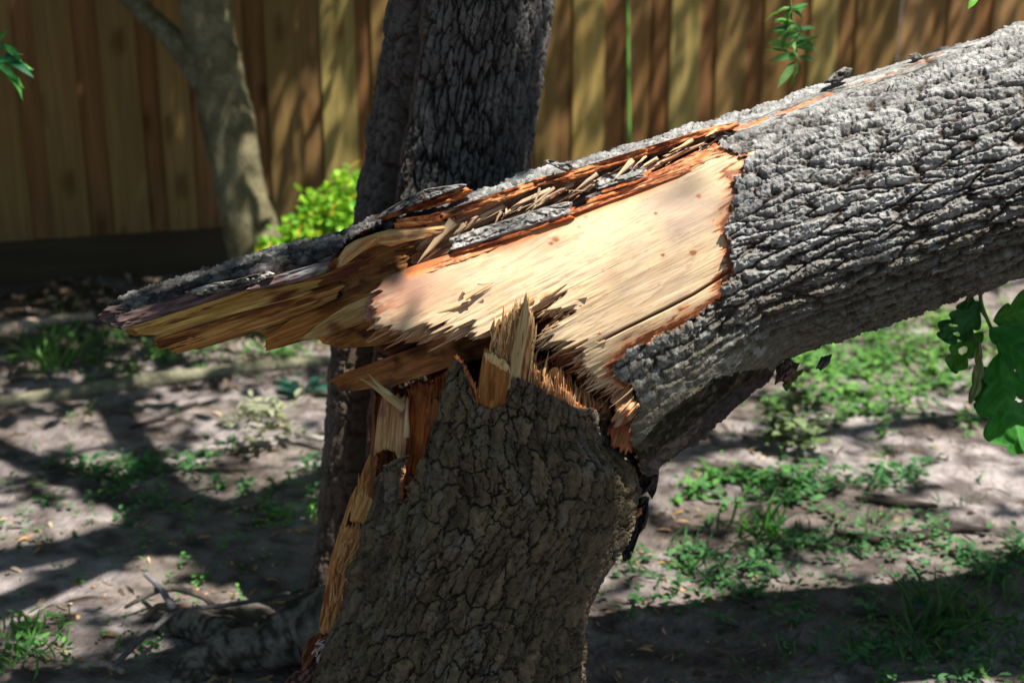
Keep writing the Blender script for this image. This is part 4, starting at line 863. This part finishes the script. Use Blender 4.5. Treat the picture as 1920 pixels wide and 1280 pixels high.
nyc = 8000  # unseen leaves added above the left fence to keep skylight off it
yp = np.stack([rg.uniform(-3.6, -.1, nyc), rg.uniform(3.3, 5.9, nyc), rg.uniform(1.75, 3.6, nyc)], -1)
x4, y4, _ = proj(yp); yk5 = ((yp - CAM) @ FW - 4.6) / (SUN @ FW); x5, y5, _ = proj(yp - SUN * yk5[:, None]); yk6 = ((yp - CAM) @ FW - 4.87) / (SUN @ FW); x6, y6, _ = proj(yp - SUN * yk6[:, None])
okc = (y4 < -60) & (((x5 - 600) / 190) ** 2 + ((y5 - 400) / 170) ** 2 > 1) & (dist([(425, -40), (450, 120), (485, 270), (512, 380), (530, 440)], x6, y6) > 45)
yp = yp[okc]; k = len(yp); Ly_ = rg.uniform(.08, .13, k)
leaves('shade_crown', yp, rdir(rg, k, -.1, .5), rdir(rg, k, 1.), Ly_, Ly_ * .55, gcol(rg, k, (.03, .09, .02), (.07, .17, .035)), M_LEAF, young, .15)
adopt(young)
# bright shrub by the fence
def shrub(name, label, cat, cpx, n, L, a, b, rad_px, dep, group=None, yellow=0.):
    base = G(cpx[0], cpx[1]); t = thing(name, label, cat, tuple(base), group)
    pts = []
    for (x, y, r) in rad_px:
        k = int(n * r * r / sum(q[2] ** 2 for q in rad_px)) + 3
        c = P(x, y, dep); rr_ = r * dep / F_PX
        v = rdir(rg, k) * (rg.random((k, 1)) ** .4) * rr_; pts.append(c + v)
    pts = np.concatenate(pts); k = len(pts); col = gcol(rg, k, a, b)
    if yellow: col[rg.random(k) < yellow] = (.55, .42, .05)
    leaves('foliage', pts, rdir(rg, k, .1), rdir(rg, k, .9), rg.uniform(.7, 1.2, k) * L, rg.uniform(.5, .8, k) * L, col, M_LEAF, t, .15)
    top = P(rad_px[0][0], rad_px[0][1], dep)
    for s in range(4):
        q = rad_px[s % len(rad_px)]
        tube('stem', [base + (.02 * s - .03, 0, 0), (base + top) / 2 + (.02 * s, 0, 0), P(q[0], q[1], dep)], [.008, .005, .003], M_STEM, t, lambda a_, b_: np.broadcast_to(np.array((.12, .09, .04)), a_.shape + (3,)), 6, 12)
    adopt(t); return t
shrub('shrub', 'bright yellow green leafy shrub glowing in the sun by the fence', 'shrub', (600, 520), 900, .035, (.10, .32, .03), (.38, .62, .05),
      [(650, 340, 34), (640, 380, 50), (600, 385, 42), (662, 420, 55), (570, 420, 40), (585, 445, 50), (520, 455, 30), (540, 480, 50), (640, 460, 70), (500, 478, 24), (575, 385, 14)], 4.6, yellow=.09)

# weeds: a few single plants, and the uncountable low growth
def rosette(c, n, L, a, b, up=.45, h=.03, wr=.55):
    k = n; ang = rg.random(k) * 6.283; q = rg.random(k)
    dr = np.stack([np.cos(ang), np.sin(ang), up * rg.uniform(.1, 1.6, k)], -1)
    pos = np.asarray(c)[None] + np.stack([np.cos(ang) * .25 * L, np.sin(ang) * .25 * L, h * q], -1) + rg.normal(size=(k, 3)) * L * .25
    pos[:, 2] = np.maximum(pos[:, 2], c[2] + .002)
    return pos, dr, np.stack([-np.cos(ang) * .4, -np.sin(ang) * .4, np.ones(k)], -1) + .3 * rg.normal(size=(k, 3)), rg.uniform(.6, 1.2, k) * L, rg.uniform(.75, 1.2, k) * L * wr, gcol(rg, k, a, b)
def grasst(c, n, L, a, b):
    k = n; dr = rdir(rg, k, 1.3, .4)
    pos = np.asarray(c)[None] + rg.normal(size=(k, 3)) * np.array([.03, .03, 0])
    return pos, dr, rdir(rg, k, .2), rg.uniform(.5, 1.2, k) * L, rg.uniform(.004, .009, k), gcol(rg, k, a, b)
def join(parts): return [np.concatenate([p[j] for p in parts]) for j in range(6)]
def gpt(x, y):
    v = G(x, y); v[2] = gz(np.array(v[0]), np.array(v[1])) + .002; return v
GA, GB = (.045, .15, .045), (.13, .34, .07); BA, BB = (.035, .115, .045), (.10, .25, .085)
W = []
def patch(cx, cy, rx, ry, n, L, a, b, k=9, grass=0.):
    for _ in range(n):
        x, y = rg.normal(cx, rx * .5), rg.normal(cy, ry * .5)
        if y < 500: continue
        c = gpt(x, y)
        W.append(grasst(c, 7, L * 2.4, a, b) if rg.random() < grass else rosette(c, rg.integers(4, k + 3), L * rg.uniform(.7, 1.2), a, b))
patch(1640, 700, 340, 110, 250, .034, GA, (.18, .37, .09)); patch(1560, 650, 250, 60, 90, .032, GA, (.18, .37, .09))
patch(1800, 620, 160, 60, 90, .03, GA, (.25, .42, .10))
patch(380, 905, 520, 60, 62, .026, BA, BB); patch(520, 960, 190, 40, 34, .022, GA, (.18, .40, .08)); patch(270, 880, 150, 30, 30, .03, BA, BB)
patch(1310, 1080, 190, 80, 48, .026, BA, BB, grass=.1); patch(1700, 1150, 380, 170, 95, .022, BA, (.10, .26, .10), grass=.1); patch(1780, 1230, 200, 60, 32, .022, BA, BB, grass=.1)
patch(1600, 1010, 260, 50, 52, .022, BA, BB, grass=.12); patch(1350, 900, 180, 30, 34, .03, GA, GB); patch(1680, 900, 120, 22, 26, .026, BA, BB); patch(1880, 1050, 120, 40, 36, .024, BA, BB)
patch(1500, 920, 90, 30, 26, .03, BA, BB); patch(1780, 1180, 200, 60, 22, .022, GA, (.12, .22, .06), grass=.9)
patch(400, 650, 700, 50, 90, .03, (.06, .10, .05), (.20, .30, .12), grass=.35); patch(130, 650, 120, 60, 22, .028, GA, GB, grass=.4); patch(450, 670, 300, 30, 30, .03, GA, GB)
patch(300, 1150, 500, 160, 46, .018, GA, GB, k=5); patch(150, 1000, 260, 60, 26, .02, BA, BB, k=5); patch(60, 1220, 90, 50, 18, .025, GA, GB, grass=.5)
patch(1450, 1000, 420, 300, 120, .014, BA, GB, k=4); patch(350, 980, 420, 300, 90, .012, BA, GB, k=4)
q = join(W)
tag(leaves('weeds', *q[:3], q[3], q[4], q[5], M_LEAF, None, .2), 'low green weeds and grass sprouting through the soil', 'weeds', kind='stuff')
# leaf litter, twigs and crumbs
n = 4200; X_ = rg.uniform(-2.6, 4.2, n); Y_ = rg.uniform(2.2, 8.0, n); 
far_ = rg.random(n) < .5; Y_[far_] = rg.uniform(4.0, 5.4, far_.sum()); X_[far_] = rg.uniform(-2.4, .2, far_.sum())
pos = np.stack([X_, Y_, gz(X_, Y_) + .006], -1); col = gcol(rg, n, (.10, .06, .035), (.42, .34, .24)); nr_ = rdir(rg, n, 2.2); dd_ = rdir(rg, n, 0, .12)
Lr = rg.uniform(.008, .045, n)
tag(leaves('leaf_litter', pos, dd_, nr_, Lr, Lr * rg.uniform(.3, .7, n), col, M_DRY, None, .3), 'dry brown and tan leaves scattered over the soil', 'leaf litter', kind='stuff')
n = 2600; X_ = rg.uniform(-2.4, 3.2, n); Y_ = rg.uniform(2.2, 6.5, n); an = rg.random(n) * 6.283
pos = np.stack([X_, Y_, gz(X_, Y_) + .004], -1); dd_ = np.stack([np.cos(an), np.sin(an), rg.normal(0, .06, n)], -1)
tag(leaves('twig_litter', pos, dd_, rdir(rg, n, 1), rg.uniform(.012, .09, n), rg.uniform(.003, .009, n), gcol(rg, n, (.05, .035, .03), (.30, .22, .15)), M_DRY), 'small broken twigs and bark crumbs strewn over the soil', 'twigs', kind='stuff')

n = 260; x_ = rg.normal(700, 330, n); y_ = rg.uniform(950, 1275, n); pos = G(x_, y_); pos[:, 2] = gz(pos[:, 0], pos[:, 1]) + .006; an = rg.random(n) * 6.283
tag(leaves('wood_chips', pos, np.stack([np.cos(an), np.sin(an), rg.normal(0, .12, n)], -1), rdir(rg, n, 1.5), rg.uniform(.008, .045, n), rg.uniform(.004, .012, n), gcol(rg, n, (.34, .17, .07), (.62, .42, .22)), M_DRY), 'fresh pale splinters and chips of wood fallen on the soil round the stump', 'wood chips', kind='stuff')
def plant(name, label, cat, px, parts, group=None):
    t = thing(name, label, cat, tuple(gpt(*px)), group); q = join(parts)
    leaves('foliage', *q[:3], q[3], q[4], q[5], M_LEAF, t, .2); adopt(t); return t
plant('weed', 'pale silvery leaved weed on bare soil left of the dark trunk', 'weed', (505, 845), [rosette(gpt(505 + rg.normal(0, 30), 835 + rg.normal(0, 8)) + (0, 0, rg.uniform(0, .12)), 8, .045, (.20, .23, .14), (.40, .42, .30), wr=.35) for _ in range(16)])
plant('weed', 'dark clump of wilted leaves on the soil under the leaning trunk', 'weed', (1475, 845), [rosette(gpt(1480 + rg.normal(0, 30), 835 + rg.normal(0, 10)) + (0, 0, rg.uniform(0, .11)), 7, .055, (.035, .05, .03), (.22, .30, .14)) for _ in range(14)])
plant('weed', 'broad blue green leaf clump flat on the soil beside the trunks', 'weed', (568, 735), [rosette(gpt(568, 735), 9, .08, (.02, .10, .08), (.05, .18, .13))])
plant('grass_tuft', 'tall green grass tuft at the left edge before the pale board', 'grass', (100, 690), [grasst(gpt(100 + rg.normal(0, 18), 690 + rg.normal(0, 8)), 5, .17, GA, (.20, .36, .10)) for _ in range(7)])
plant('grass_tuft', 'sparse grass tuft on lit soil right of the stump', 'grass', (1420, 1000), [grasst(gpt(1420 + rg.normal(0, 14), 1000 + rg.normal(0, 6)), 8, .12, GA, GB) for _ in range(4)])
plant('grass_tuft', 'wispy grass tuft among weeds at lower right', 'grass', (1800, 1170), [grasst(gpt(1800 + rg.normal(0, 60), 1165 + rg.normal(0, 14)), 5, .12, BA, (.10, .20, .07)) for _ in range(8)])

# boards, sticks and roots on the ground
def stick(name, label, cat, pxs, rad, col, group=None, z=.0, sq=1., n=40, bump=.15, top=True):
    pts = []
    for p_ in pxs:
        v = gpt(p_[0], p_[1]); v[2] += z + (p_[2] if len(p_) > 2 else 0); pts.append(v)
    o = tube(name, pts, rad, M_BARK, None, lambda a, b: lerp(np.array(col) * .7, np.array(col) * 1.2, fbm(a * 20, b, 3, 5)), 12, n, bump)
    tag(o, label, cat, group); return o
stick('log', 'old grey green weathered log lying on the soil at left', 'log', [(-60, 752), (100, 738), (260, 716), (400, 705), (520, 690), (640, 680)], [.02, .024, .026, .022, .022, .018], (.20, .19, .13), z=.006)
stick('plank', 'pale weathered plank lying on the ground near the fence', 'plank', [(-80, 632), (60, 607), (180, 588)], [.024, .024, .02], (.42, .34, .27), z=.004)
stick('stick', 'long thin grey forked twig lying at lower left', 'stick', [(215, 1300), (262, 1250), (330, 1190), (430, 1172), (500, 1158), (575, 1135)], [.005, .006, .005, .005, .004, .003], (.15, .14, .14), z=.05)
stick('stick', 'short grey twig branching up beside the forked twig', 'stick', [(330, 1190), (305, 1150), (274, 1112)], [.008, .006, .005], (.20, .19, .20), z=.055)
stick('stick', 'curved grey stick arched over the soil at lower left', 'stick', [(232, 1156), (290, 1143, .02), (330, 1136, .03), (380, 1146, .02), (410, 1158)], [.004, .007, .008, .007, .004], (.17, .14, .12), z=.02)
stick('stick', 'brown twig lying just below the arched stick', 'stick', [(268, 1170), (300, 1160, .012), (350, 1160, .015), (398, 1170)], [.005, .008, .009, .005], (.22, .15, .10), z=.012)
stick('stick', 'dark crooked twig on shaded soil at centre left', 'stick', [(240, 795), (300, 780), (350, 762), (372, 755)], [.005, .008, .008, .005], (.05, .04, .04), z=.008)
stick('stick', 'pale bent twig beside the silvery weed', 'stick', [(520, 812), (560, 830), (610, 838)], [.006, .008, .008], (.42, .38, .33), z=.03)
stick('stick', 'dark branch lying among the weeds at right', 'stick', [(1560, 995), (1640, 1012), (1720, 1005), (1790, 985), (1860, 990)], [.007, .012, .012, .010, .006], (.05, .04, .035), z=.01)
stick('stick', 'dark twig lying on soil near the right edge', 'stick', [(1600, 935), (1680, 948), (1760, 950)], [.006, .010, .006], (.05, .04, .035), z=.01)
stick('stick', 'pale broken stick at the bottom left corner', 'stick', [(150, 1268), (200, 1264), (235, 1285)], [.006, .007, .006], (.26, .22, .18), z=.02)
# surface root of the two trunks
rt = thing('surface_root', 'smooth grey tree root humped over the soil at lower left', 'root', tuple(gpt(420, 1240)))
def rcol(a, b): return lerp((.045, .038, .03), (.17, .155, .125), ss(.38, .62, fbm(a * 22, b * 2.2 + 3, 5, 7)))
def rp(x, y, z): v = gpt(x, y); v[2] += z; return v
tube('root', [rp(640, 1235, .10), rp(560, 1235, .07), rp(500, 1245, .045), rp(430, 1250, .03), rp(370, 1262, .015), rp(330, 1290, -.02)], [.085, .065, .045, .04, .035, .02], M_BARK, rt, rcol, 28, 80, .3, bf=11)
tube('root', [rp(470, 1245, .02), rp(420, 1215, .03), rp(370, 1195, .03), rp(330, 1185, .015), rp(300, 1180, -.03)], [.04, .035, .032, .03, .02], M_BARK, rt, rcol, 24, 60, .3, bf=9)
adopt(rt)

# hanging sprigs and foreground leaves
def sprig(name, label, pts, lv, a, b, dep, L, wr=.32, twr=.0022):
    t = thing(name, label, 'twig', tuple(P(pts[0][0], pts[0][1], dep)))
    tube('stem', [P(x, y, dep) for x, y in pts], [twr, twr * .7, twr * .5], M_STEM, t, lambda a_, b_: np.broadcast_to(np.array((.10, .16, .05)), a_.shape + (3,)), 6, 24)
    pos, dr, nn, Ls = [], [], [], []
    for x, y, ang, l in lv:
        p0 = P(x, y, dep); p1 = P(x + math.cos(R(ang)) * l, y - math.sin(R(ang)) * l, dep + rg.uniform(-.03, .03)); pos.append(p0); dr.append(p1 - p0); Ls.append(l * dep / F_PX)
        v = rg.normal(size=3) * .6 + np.array([0, -.5, .8]); nn.append(v)
    k = len(pos); Ls = np.array(Ls)
    leaves('foliage', np.array(pos), np.array(dr), np.array(nn), Ls, Ls * wr, gcol(rg, k, a, b), M_LEAF, t, .1)
    adopt(t); return t
lv = []
for bx, by in ((1484, 15), (1490, 45), (1488, 88), (1492, 108), (1496, 60)):
    for k in range(9): lv.append((bx + rg.normal(0, 4), by + rg.normal(0, 5), rg.uniform(-215, 35), rg.uniform(28, 60)))
sprig('hanging_sprig', 'sprig of narrow green leaves hanging before the fence at upper right', [(1470, -120), (1482, 0), (1490, 60), (1492, 112)], lv, (.05, .20, .06), (.30, .55, .18), 2.9, .05)
lv = [(rg.uniform(-60, 15), rg.uniform(70, 145), rg.uniform(-50, 40), rg.uniform(35, 62)) for _ in range(26)]
sprig('hanging_sprig', 'sprig of dark green leaves reaching in at the left edge', [(-160, -60), (-60, 60), (20, 125)], lv, (.02, .12, .07), (.10, .36, .06), 3.0, .05)
lv = [(1832, -8, -125, 34), (1850, -20, -110, 26), (1870, -22, -60, 20)]
sprig('hanging_sprig', 'single bright green leaf dangling at the upper right corner', [(1900, -120), (1870, -40), (1832, -8)], lv, (.15, .42, .05), (.25, .55, .08), 2.4, .05, .5)
vine = thing('vine', 'thin upright green vine stem climbing before the fence', 'vine', tuple(G(1182, 560)))
tube('stem', [P(1184, 400, 5.2), P(1180, 250, 5.2), P(1178, 100, 5.2), P(1177, -80, 5.2)], [.0055, .0055, .005, .005], M_STEM, vine, lambda a_, b_: np.broadcast_to(np.array((.10, .26, .05)), a_.shape + (3,)), 8, 30)
adopt(vine)

def oak_leaf(parent, base, tip, wpx, d0, d1, col, seed, holes=()):
    rr_ = np.random.default_rng(seed); b = np.array(base, float); t = np.array(tip, float); L = np.linalg.norm(t - b); dr = (t - b) / L; nr = np.array([-dr[1], dr[0]])
    n, m_ = 60, 24; k = np.linspace(0, 1, n); lob = .55 + .45 * np.abs(np.sin(k * math.pi * 3.2 + seed)) ** .7
    env = np.sin(np.clip(k, 0, 1) ** .8 * math.pi) ** .6 * (.55 + .6 * k)
    wv = wpx * .5 * env * lob + .8; wv2 = wpx * .5 * env * (.55 + .45 * np.abs(np.sin(k * math.pi * 3.2 + seed + .9)) ** .7) + .8
    c = np.linspace(-1, 1, m_); K, Cc_ = np.meshgrid(k, c, indexing='ij')
    wid = np.where(Cc_ > 0, wv[:, None], wv2[:, None]) * Cc_
    bend = 10 * np.sin(K * 3 + seed)
    sl = K * L + .28 * np.abs(wid)            # lobes point forward
    X = b[0] + dr[0] * sl + nr[0] * (wid + bend); Y_ = b[1] + dr[1] * sl + nr[1] * (wid + bend)
    D = d0 + (d1 - d0) * K + .00035 * np.abs(wid) * (1 if seed % 2 else -1) + .02 * (fbm(K * 3, Cc_ * 2, 2, seed) - .5)
    vein = ss(.05, .01, np.abs(Cc_)) + .5 * ss(.12, .03, np.abs(((K * 8 - np.abs(Cc_) * 1.2) % 1) - .5)) * (np.abs(Cc_) < .9)
    C_ = lerp(np.array(col), np.array(col) * 1.7 + .02, np.clip(vein, 0, 1) * .7) * (.8 + .4 * fbm(K * 6, Cc_ * 4, 3, seed))[..., None]
    keep = np.ones((n - 1, m_ - 1), bool); cells = (np.linspace(0, n - 2, n - 1)[:, None] / n, np.linspace(-1, 1, m_ - 1)[None])
    for hk, hc_, hr in holes: keep &= ((cells[0] - hk) / hr) ** 2 + ((cells[1] - hc_) / (hr * 3.5)) ** 2 > 1
    grid('leaf', P(X, Y_, D), M_LEAF, parent, C_, None, keep=keep)
oak = thing('oak_branchlet', 'drooping oak branchlet with big lobed dark green leaves under the leaning trunk at right', 'branch', tuple(P(1840, 560, 2.45)))
for pts, r_ in (([(1850, 470), (1835, 560), (1860, 620), (1900, 680), (1960, 730)], .004), ([(1815, 545), (1815, 590), (1832, 650), (1845, 720), (1862, 785)], .0022), ([(1835, 575), (1870, 630), (1930, 660)], .002)):
    tube('stem', [P(x, y, 2.45) for x, y in pts], [r_, r_ * .7, r_ * .5], M_STEM, oak, lambda a_, b_: np.broadcast_to(np.array((.12, .15, .06)), a_.shape + (3,)), 6, 24)
DG = (.05, .19, .03)
oak_leaf(oak, (1862, 600), (1985, 590), 110, 2.46, 2.40, DG, 3); oak_leaf(oak, (1832, 560), (1770, 640), 80, 2.45, 2.42, (.03, .12, .03), 4, [(.6, .3, .06), (.7, -.4, .05)])
oak_leaf(oak, (1850, 625), (1990, 700), 130, 2.43, 2.38, (.04, .21, .04), 5); oak_leaf(oak, (1840, 620), (1790, 700), 60, 2.46, 2.44, (.06, .20, .03), 6, [(.5, 0, .09)])
oak_leaf(oak, (1880, 660), (1915, 850), 150, 2.42, 2.36, (.045, .22, .03), 7, [(.4, -.6, .06)]); oak_leaf(oak, (1858, 690), (1830, 770), 60, 2.45, 2.42, (.025, .12, .03), 8)
oak_leaf(oak, (1840, 640), (1812, 755), 26, 2.42, 2.40, (.22, .27, .12), 9); oak_leaf(oak, (1900, 640), (1990, 790), 140, 2.47, 2.44, (.045, .20, .03), 10); oak_leaf(oak, (1812, 550), (1800, 610), 50, 2.47, 2.45, (.03, .14, .04), 11)
oak_leaf(oak, (1500, 690), (1480, 735), 22, 2.33, 2.33, (.10, .20, .05), 12)
adopt(oak)

# ============================================================ UNSEEN CROWN OF THE STANDING TREE (leaves placed to cast the dapple)
lit_poly = [(765, 560), (800, 485), (845, 452), (1000, 340), (1330, 225), (1500, 160), (2100, -80), (2300, 20), (2300, 620), (1500, 620), (1260, 720), (1210, 790), (1180, 800), (1150, 740), (1080, 690), (1010, 620), (900, 640), (770, 630)]
lit2 = [(760, 385), (880, 340), (1340, 205), (1345, 262), (1000, 345), (780, 440)]
strip_lit = [(700, 440), (840, 380), (1000, 320), (1300, 225), (1300, 262), (1100, 330), (900, 385), (760, 430)]
blobs = [(1440, 252, 52, 28), (1600, 160, 66, 20), (1690, 128, 62, 18), (1300, 395, 34, 26), (1520, 190, 34, 12), (1750, 100, 40, 14)]
nc = 17000
cz = rg.uniform(3.3, 5.6, nc); cxp = rg.uniform(-4.5, 7.5, nc); cyp = rg.uniform(-3.2, 7.0, nc)
cc = np.stack([cxp, cyp, cz], -1)
def hit_log(pt):
    d = np.full(len(pt), 2.16)
    for _ in range(16):
        k = ((pt - CAM) @ FW - d) / (SUN @ FW); h_ = pt - SUN * k[:, None]; x, y, _q = proj(h_)
        d = .82 * d + .18 * logd(x, y)
    return h_
def hit_plane(pt, n, q): 
    k = ((pt - q) @ n) / (SUN @ n); return pt - SUN * k[:, None]
hA = hit_log(cc); ax, ay, _ = proj(hA)
inA = (ax > -150) & (ax < 2300) & (ay > -150) & (ay < 1330)
hG = cc - SUN * (cz / SUN[2])[:, None]; gxp, gyp, gd_ = proj(hG)
kf = ((cc[:, :2] - g0[None, :2]) @ fn) / (SUN[:2] @ fn); hF = cc - SUN * kf[:, None]; fxp, fyp, _ = proj(hF)
onF = (hF[:, 2] > 0) & (hF[:, 2] < 2.2)
dap = fbm(hG[:, 0] * 3.0 + 3, hG[:, 1] * 3.0, 3, 77)
p = ss(.36, .52, dap) * .96 + .04
brt = ((gxp - 1700) / 420) ** 2 + ((gyp - 640) / 130) ** 2 < 1
p = np.where(brt & (gd_ > 0), .10, p)
p = np.where((gxp < 520) & (gyp < 590) & (gd_ > 0), .93, p)
p = np.where(onF, np.where(fxp < 600, .97, .72), p)
shr = (((fxp - 600) / 110) ** 2 + ((fyp - 400) / 110) ** 2 < 1) & onF
p = np.where(shr, .12, p)
sA = inside(lit_poly, ax, ay) & inA
p = np.where(inA, .985, p)
pl_ = .02 + .30 * ss(.62, .72, fbm(ax / 60, ay / 40, 3, 8))
p = np.where(sA, pl_, p)
for bx, by, rx, ry in blobs: p = np.where(inA & (((ax - bx) / rx) ** 2 + ((ay - by) / ry) ** 2 < 1), .97, p)
keepc = rg.random(nc) < p
nearA = inA & sA
cc = cc[keepc]; lit_k = sA[keepc]; print('leaf clusters', len(cc))
per = 11; n = len(cc) * per
sprd = np.where(lit_k | inA[keepc], .07, .16).repeat(per)[:, None]
pos = cc.repeat(per, 0) + rg.normal(size=(n, 3)) * sprd * np.array([1, 1, .6])
hA = hit_log(pos); ax, ay, _ = proj(hA)
bad = inside(lit_poly, ax, ay) | inside(lit2, ax, ay)
okb = np.zeros(n, bool)
for bx, by, rx, ry in blobs: okb |= ((ax - bx) / rx) ** 2 + ((ay - by) / ry) ** 2 < 1.1
bad &= ~okb & (rg.random(n) < .97 * ss(680, 860, ax))
pos = pos[~bad]; n = len(pos)
Lc = rg.uniform(.07, .12, n)
stump_poly = [(520, 1300), (640, 960), (700, 700), (840, 660), (960, 745), (1150, 800), (1205, 880), (1190, 980), (1110, 1150), (1110, 1300)]
trunk_poly = [(610, 640), (700, 660), (680, 900), (640, 1000), (560, 1250), (540, 1250), (590, 900)]
def shade(poly, d, k, z0=3.2, z1=5.0):
    q = np.array(poly, float); x = rg.uniform(q[:, 0].min(), q[:, 0].max(), k); y = rg.uniform(q[:, 1].min(), q[:, 1].max(), k); o_ = inside(poly, x, y)
    v = P(x[o_], y[o_], d); zz = rg.uniform(z0, z1, len(v)); return v + SUN * ((zz - v[:, 2]) / SUN[2])[:, None]
ex = [shade([(520, 1300), (640, 960), (700, 700), (840, 660), (960, 745), (1150, 800), (1205, 880), (1190, 980), (1110, 1150), (1110, 1300)], 2.16, 5200),
      shade([(160, 560), (560, 440), (720, 470), (740, 540), (640, 640), (330, 680), (180, 640)], 2.22, 1500),
      shade([(-300, -100), (560, -100), (560, 520), (-300, 520)], 5.3, 5200), shade([(720, -100), (1060, -100), (1000, 310), (680, 420)], 2.6, 2400), shade(trunk_poly, 2.65, 900)]
pos = np.concatenate([pos] + ex); ne = sum(len(e) for e in ex)  # extra unseen leaves added to shade stump, spear, left fence and rear trunk
isx = np.zeros(len(pos), bool); isx[-ne:] = True
hG = pos - SUN * (pos[:, 2] / SUN[2])[:, None]; gx2, gy2, gd2 = proj(hG)
dap = .55 * fbm(hG[:, 0] * 8.5 + 3, hG[:, 1] * 7, 3, 77) + .45 * fbm(hG[:, 0] * 3.2 + 9, hG[:, 1] * 3.2, 2, 79); infr = (gd2 > 0) & (gy2 > 560) & (gy2 < 1400) & (gx2 > -300) & (gx2 < 2200)
hA = hit_log(pos); ax, ay, _ = proj(hA)
inA2 = (ax > 100) & (ax < 2000) & (ay > -100) & (ay < 1330)
kf = ((pos[:, :2] - g0[None, :2]) @ fn) / (SUN[:2] @ fn); hF = pos - SUN * kf[:, None]
spots = [(505, 830, 75, 50), (230, 862, 70, 22), (470, 965, 150, 26), (240, 1112, 150, 36), (40, 1095, 70, 26), (450, 1120, 120, 40), (255, 960, 60, 18), (560, 900, 60, 24), (150, 1010, 60, 14), (420, 770, 60, 16), (330, 1040, 50, 16), (110, 1200, 90, 22),
         (1330, 925, 90, 26), (1560, 965, 120, 20), (1480, 1085, 90, 30), (1800, 1000, 70, 24), (1340, 1190, 80, 20), (1650, 880, 140, 30), (1420, 850, 100, 30), (1720, 1110, 60, 20), (1600, 1050, 60, 20), (1850, 900, 90, 24), (1260, 1060, 60, 18), (1560, 1230, 70, 16)]
spot = np.zeros(len(pos), bool)
for bx, by, rx, ry in spots: spot |= ((gx2 - bx) / rx) ** 2 + ((gy2 - by) / ry) ** 2 + 1.2 * (fbm(gx2 / 40, gy2 / 14, 3, 5) - .5) < 1
rem = infr & ((dap > .545) | spot)
h5 = hit_plane(pos, FW, CAM + FW * 4.6); x5, y5, _ = proj(h5)
rem |= ((x5 - 600) / 125) ** 2 + ((y5 - 400) / 115) ** 2 < 1
h6 = hit_plane(pos, FW, CAM + FW * 4.87); x6, y6, _ = proj(h6)
goods = dist([(425, -40), (450, 120), (485, 270), (512, 380), (530, 440)], x6, y6) < 28
for dq in (4.4, 4.6, 4.85):
    hq = hit_plane(pos, FW, CAM + FW * dq); xq, yq, _ = proj(hq); goods |= ((xq - 600) / 150) ** 2 + ((yq - 400) / 135) ** 2 < 1
rem &= ~(inside(stump_poly, ax, ay) | inside(trunk_poly, *proj(hit_plane(pos, FW, CAM + FW * 2.65))[:2]))
rem |= goods
pos = pos[~rem]; isx = isx[~rem]; n = len(pos); Lc = rg.uniform(.05, .085, n); print('leaves', n)
dL = rdir(rg, n, 0, .5); Lc[isx] *= .75
goodl = np.ones(n, bool); rsel = rg.random(n)
for f_ in (0., .5, 1.):
    hA = hit_log(pos + dL * (Lc * f_)[:, None]); ax, ay, _ = proj(hA)
    b_ = inside(lit_poly, ax, ay) | inside(lit2, ax, ay); okb = np.zeros(n, bool)
    for bx, by, rx, ry in blobs: okb |= ((ax - bx) / rx) ** 2 + ((ay - by) / ry) ** 2 < 1.2
    goodl &= ~(b_ & ~okb & (rsel < ss(690, 850, ax)))
pos, dL, Lc = pos[goodl], dL[goodl], Lc[goodl]; n = len(pos)
thin = [(900, 400), (1060, 350), (1330, 265), (1370, 330), (1370, 500), (1300, 590), (1180, 660), (1100, 600), (1150, 520), (1220, 440), (1150, 380), (1050, 400), (930, 450)]
t_ = shade(thin, 2.14, 42, 5.6, 7.5); print('thin', len(t_)); pos = np.concatenate([pos, t_]); dL = np.concatenate([dL, rdir(rg, len(t_), 0, .5)]); Lc = np.concatenate([Lc, rg.uniform(.04, .06, len(t_))]); n = len(pos)
shade_crown = leaves('shade_crown', pos, dL, rdir(rg, n, 1.0), Lc, Lc * .62, gcol(rg, n, (.03, .09, .02), (.07, .17, .035)), M_LEAF, standing, .15)
# limbs carrying the crown
tp = P(1085, -1500, 2.15); bc = lambda a_, b_: lerp((.05, .045, .04), (.12, .11, .10), fbm(a_ * 30, np.cos(b_) * 2 + 4, 3, 5))
print('trunk top', tp)
nl = 0
for k in range(26):
    a_ = ((k * 7) % 26) * 6.283 / 26 + .3; rd = rg.uniform(2.0, 4.2)
    e_ = np.array([tp[0] + math.cos(a_) * rd + 1.2, tp[1] + math.sin(a_) * rd - .6, rg.uniform(3.7, 5.0)])
    m1 = tp + (e_ - tp) * .4 + np.array([0, 0, .35])
    pl_ = np.concatenate([np.linspace(tp, m1, 12), np.linspace(m1, e_, 24)]); hx, hy, _ = proj(hit_log(pl_))
    qx, qy, _ = proj(hit_plane(pl_, FW, CAM + FW * 4.6))
    if (dist(lit_poly + lit_poly[:1], hx, hy) < 110).any() or inside(lit_poly, hx, hy).any() or (((qx - 560) / 190) ** 2 + ((qy - 330) / 300) ** 2 < 1).any(): continue
    nl += 1
    if nl > 6: break
    tube('limb', [tp - (0, 0, .15), m1, (m1 + e_) / 2 + (0, .1, .1), e_], [.06, .04, .028, .010], M_BARK, standing, bc, 10, 30, .1)
adopt(standing)
for o_ in list(COLL.objects):                       # repeats of one kind share a group
    if o_.parent is None and 'category' in o_.keys():
        g_ = {'stick': 'sticks and twigs lying on the soil', 'grass': 'grass tufts on the soil', 'weed': 'single weeds on the bare soil'}.get(o_['category'])
        if g_: o_['group'] = g_
        if o_.name.startswith('hanging_sprig'): o_['group'] = 'leafy sprigs hanging into the picture'
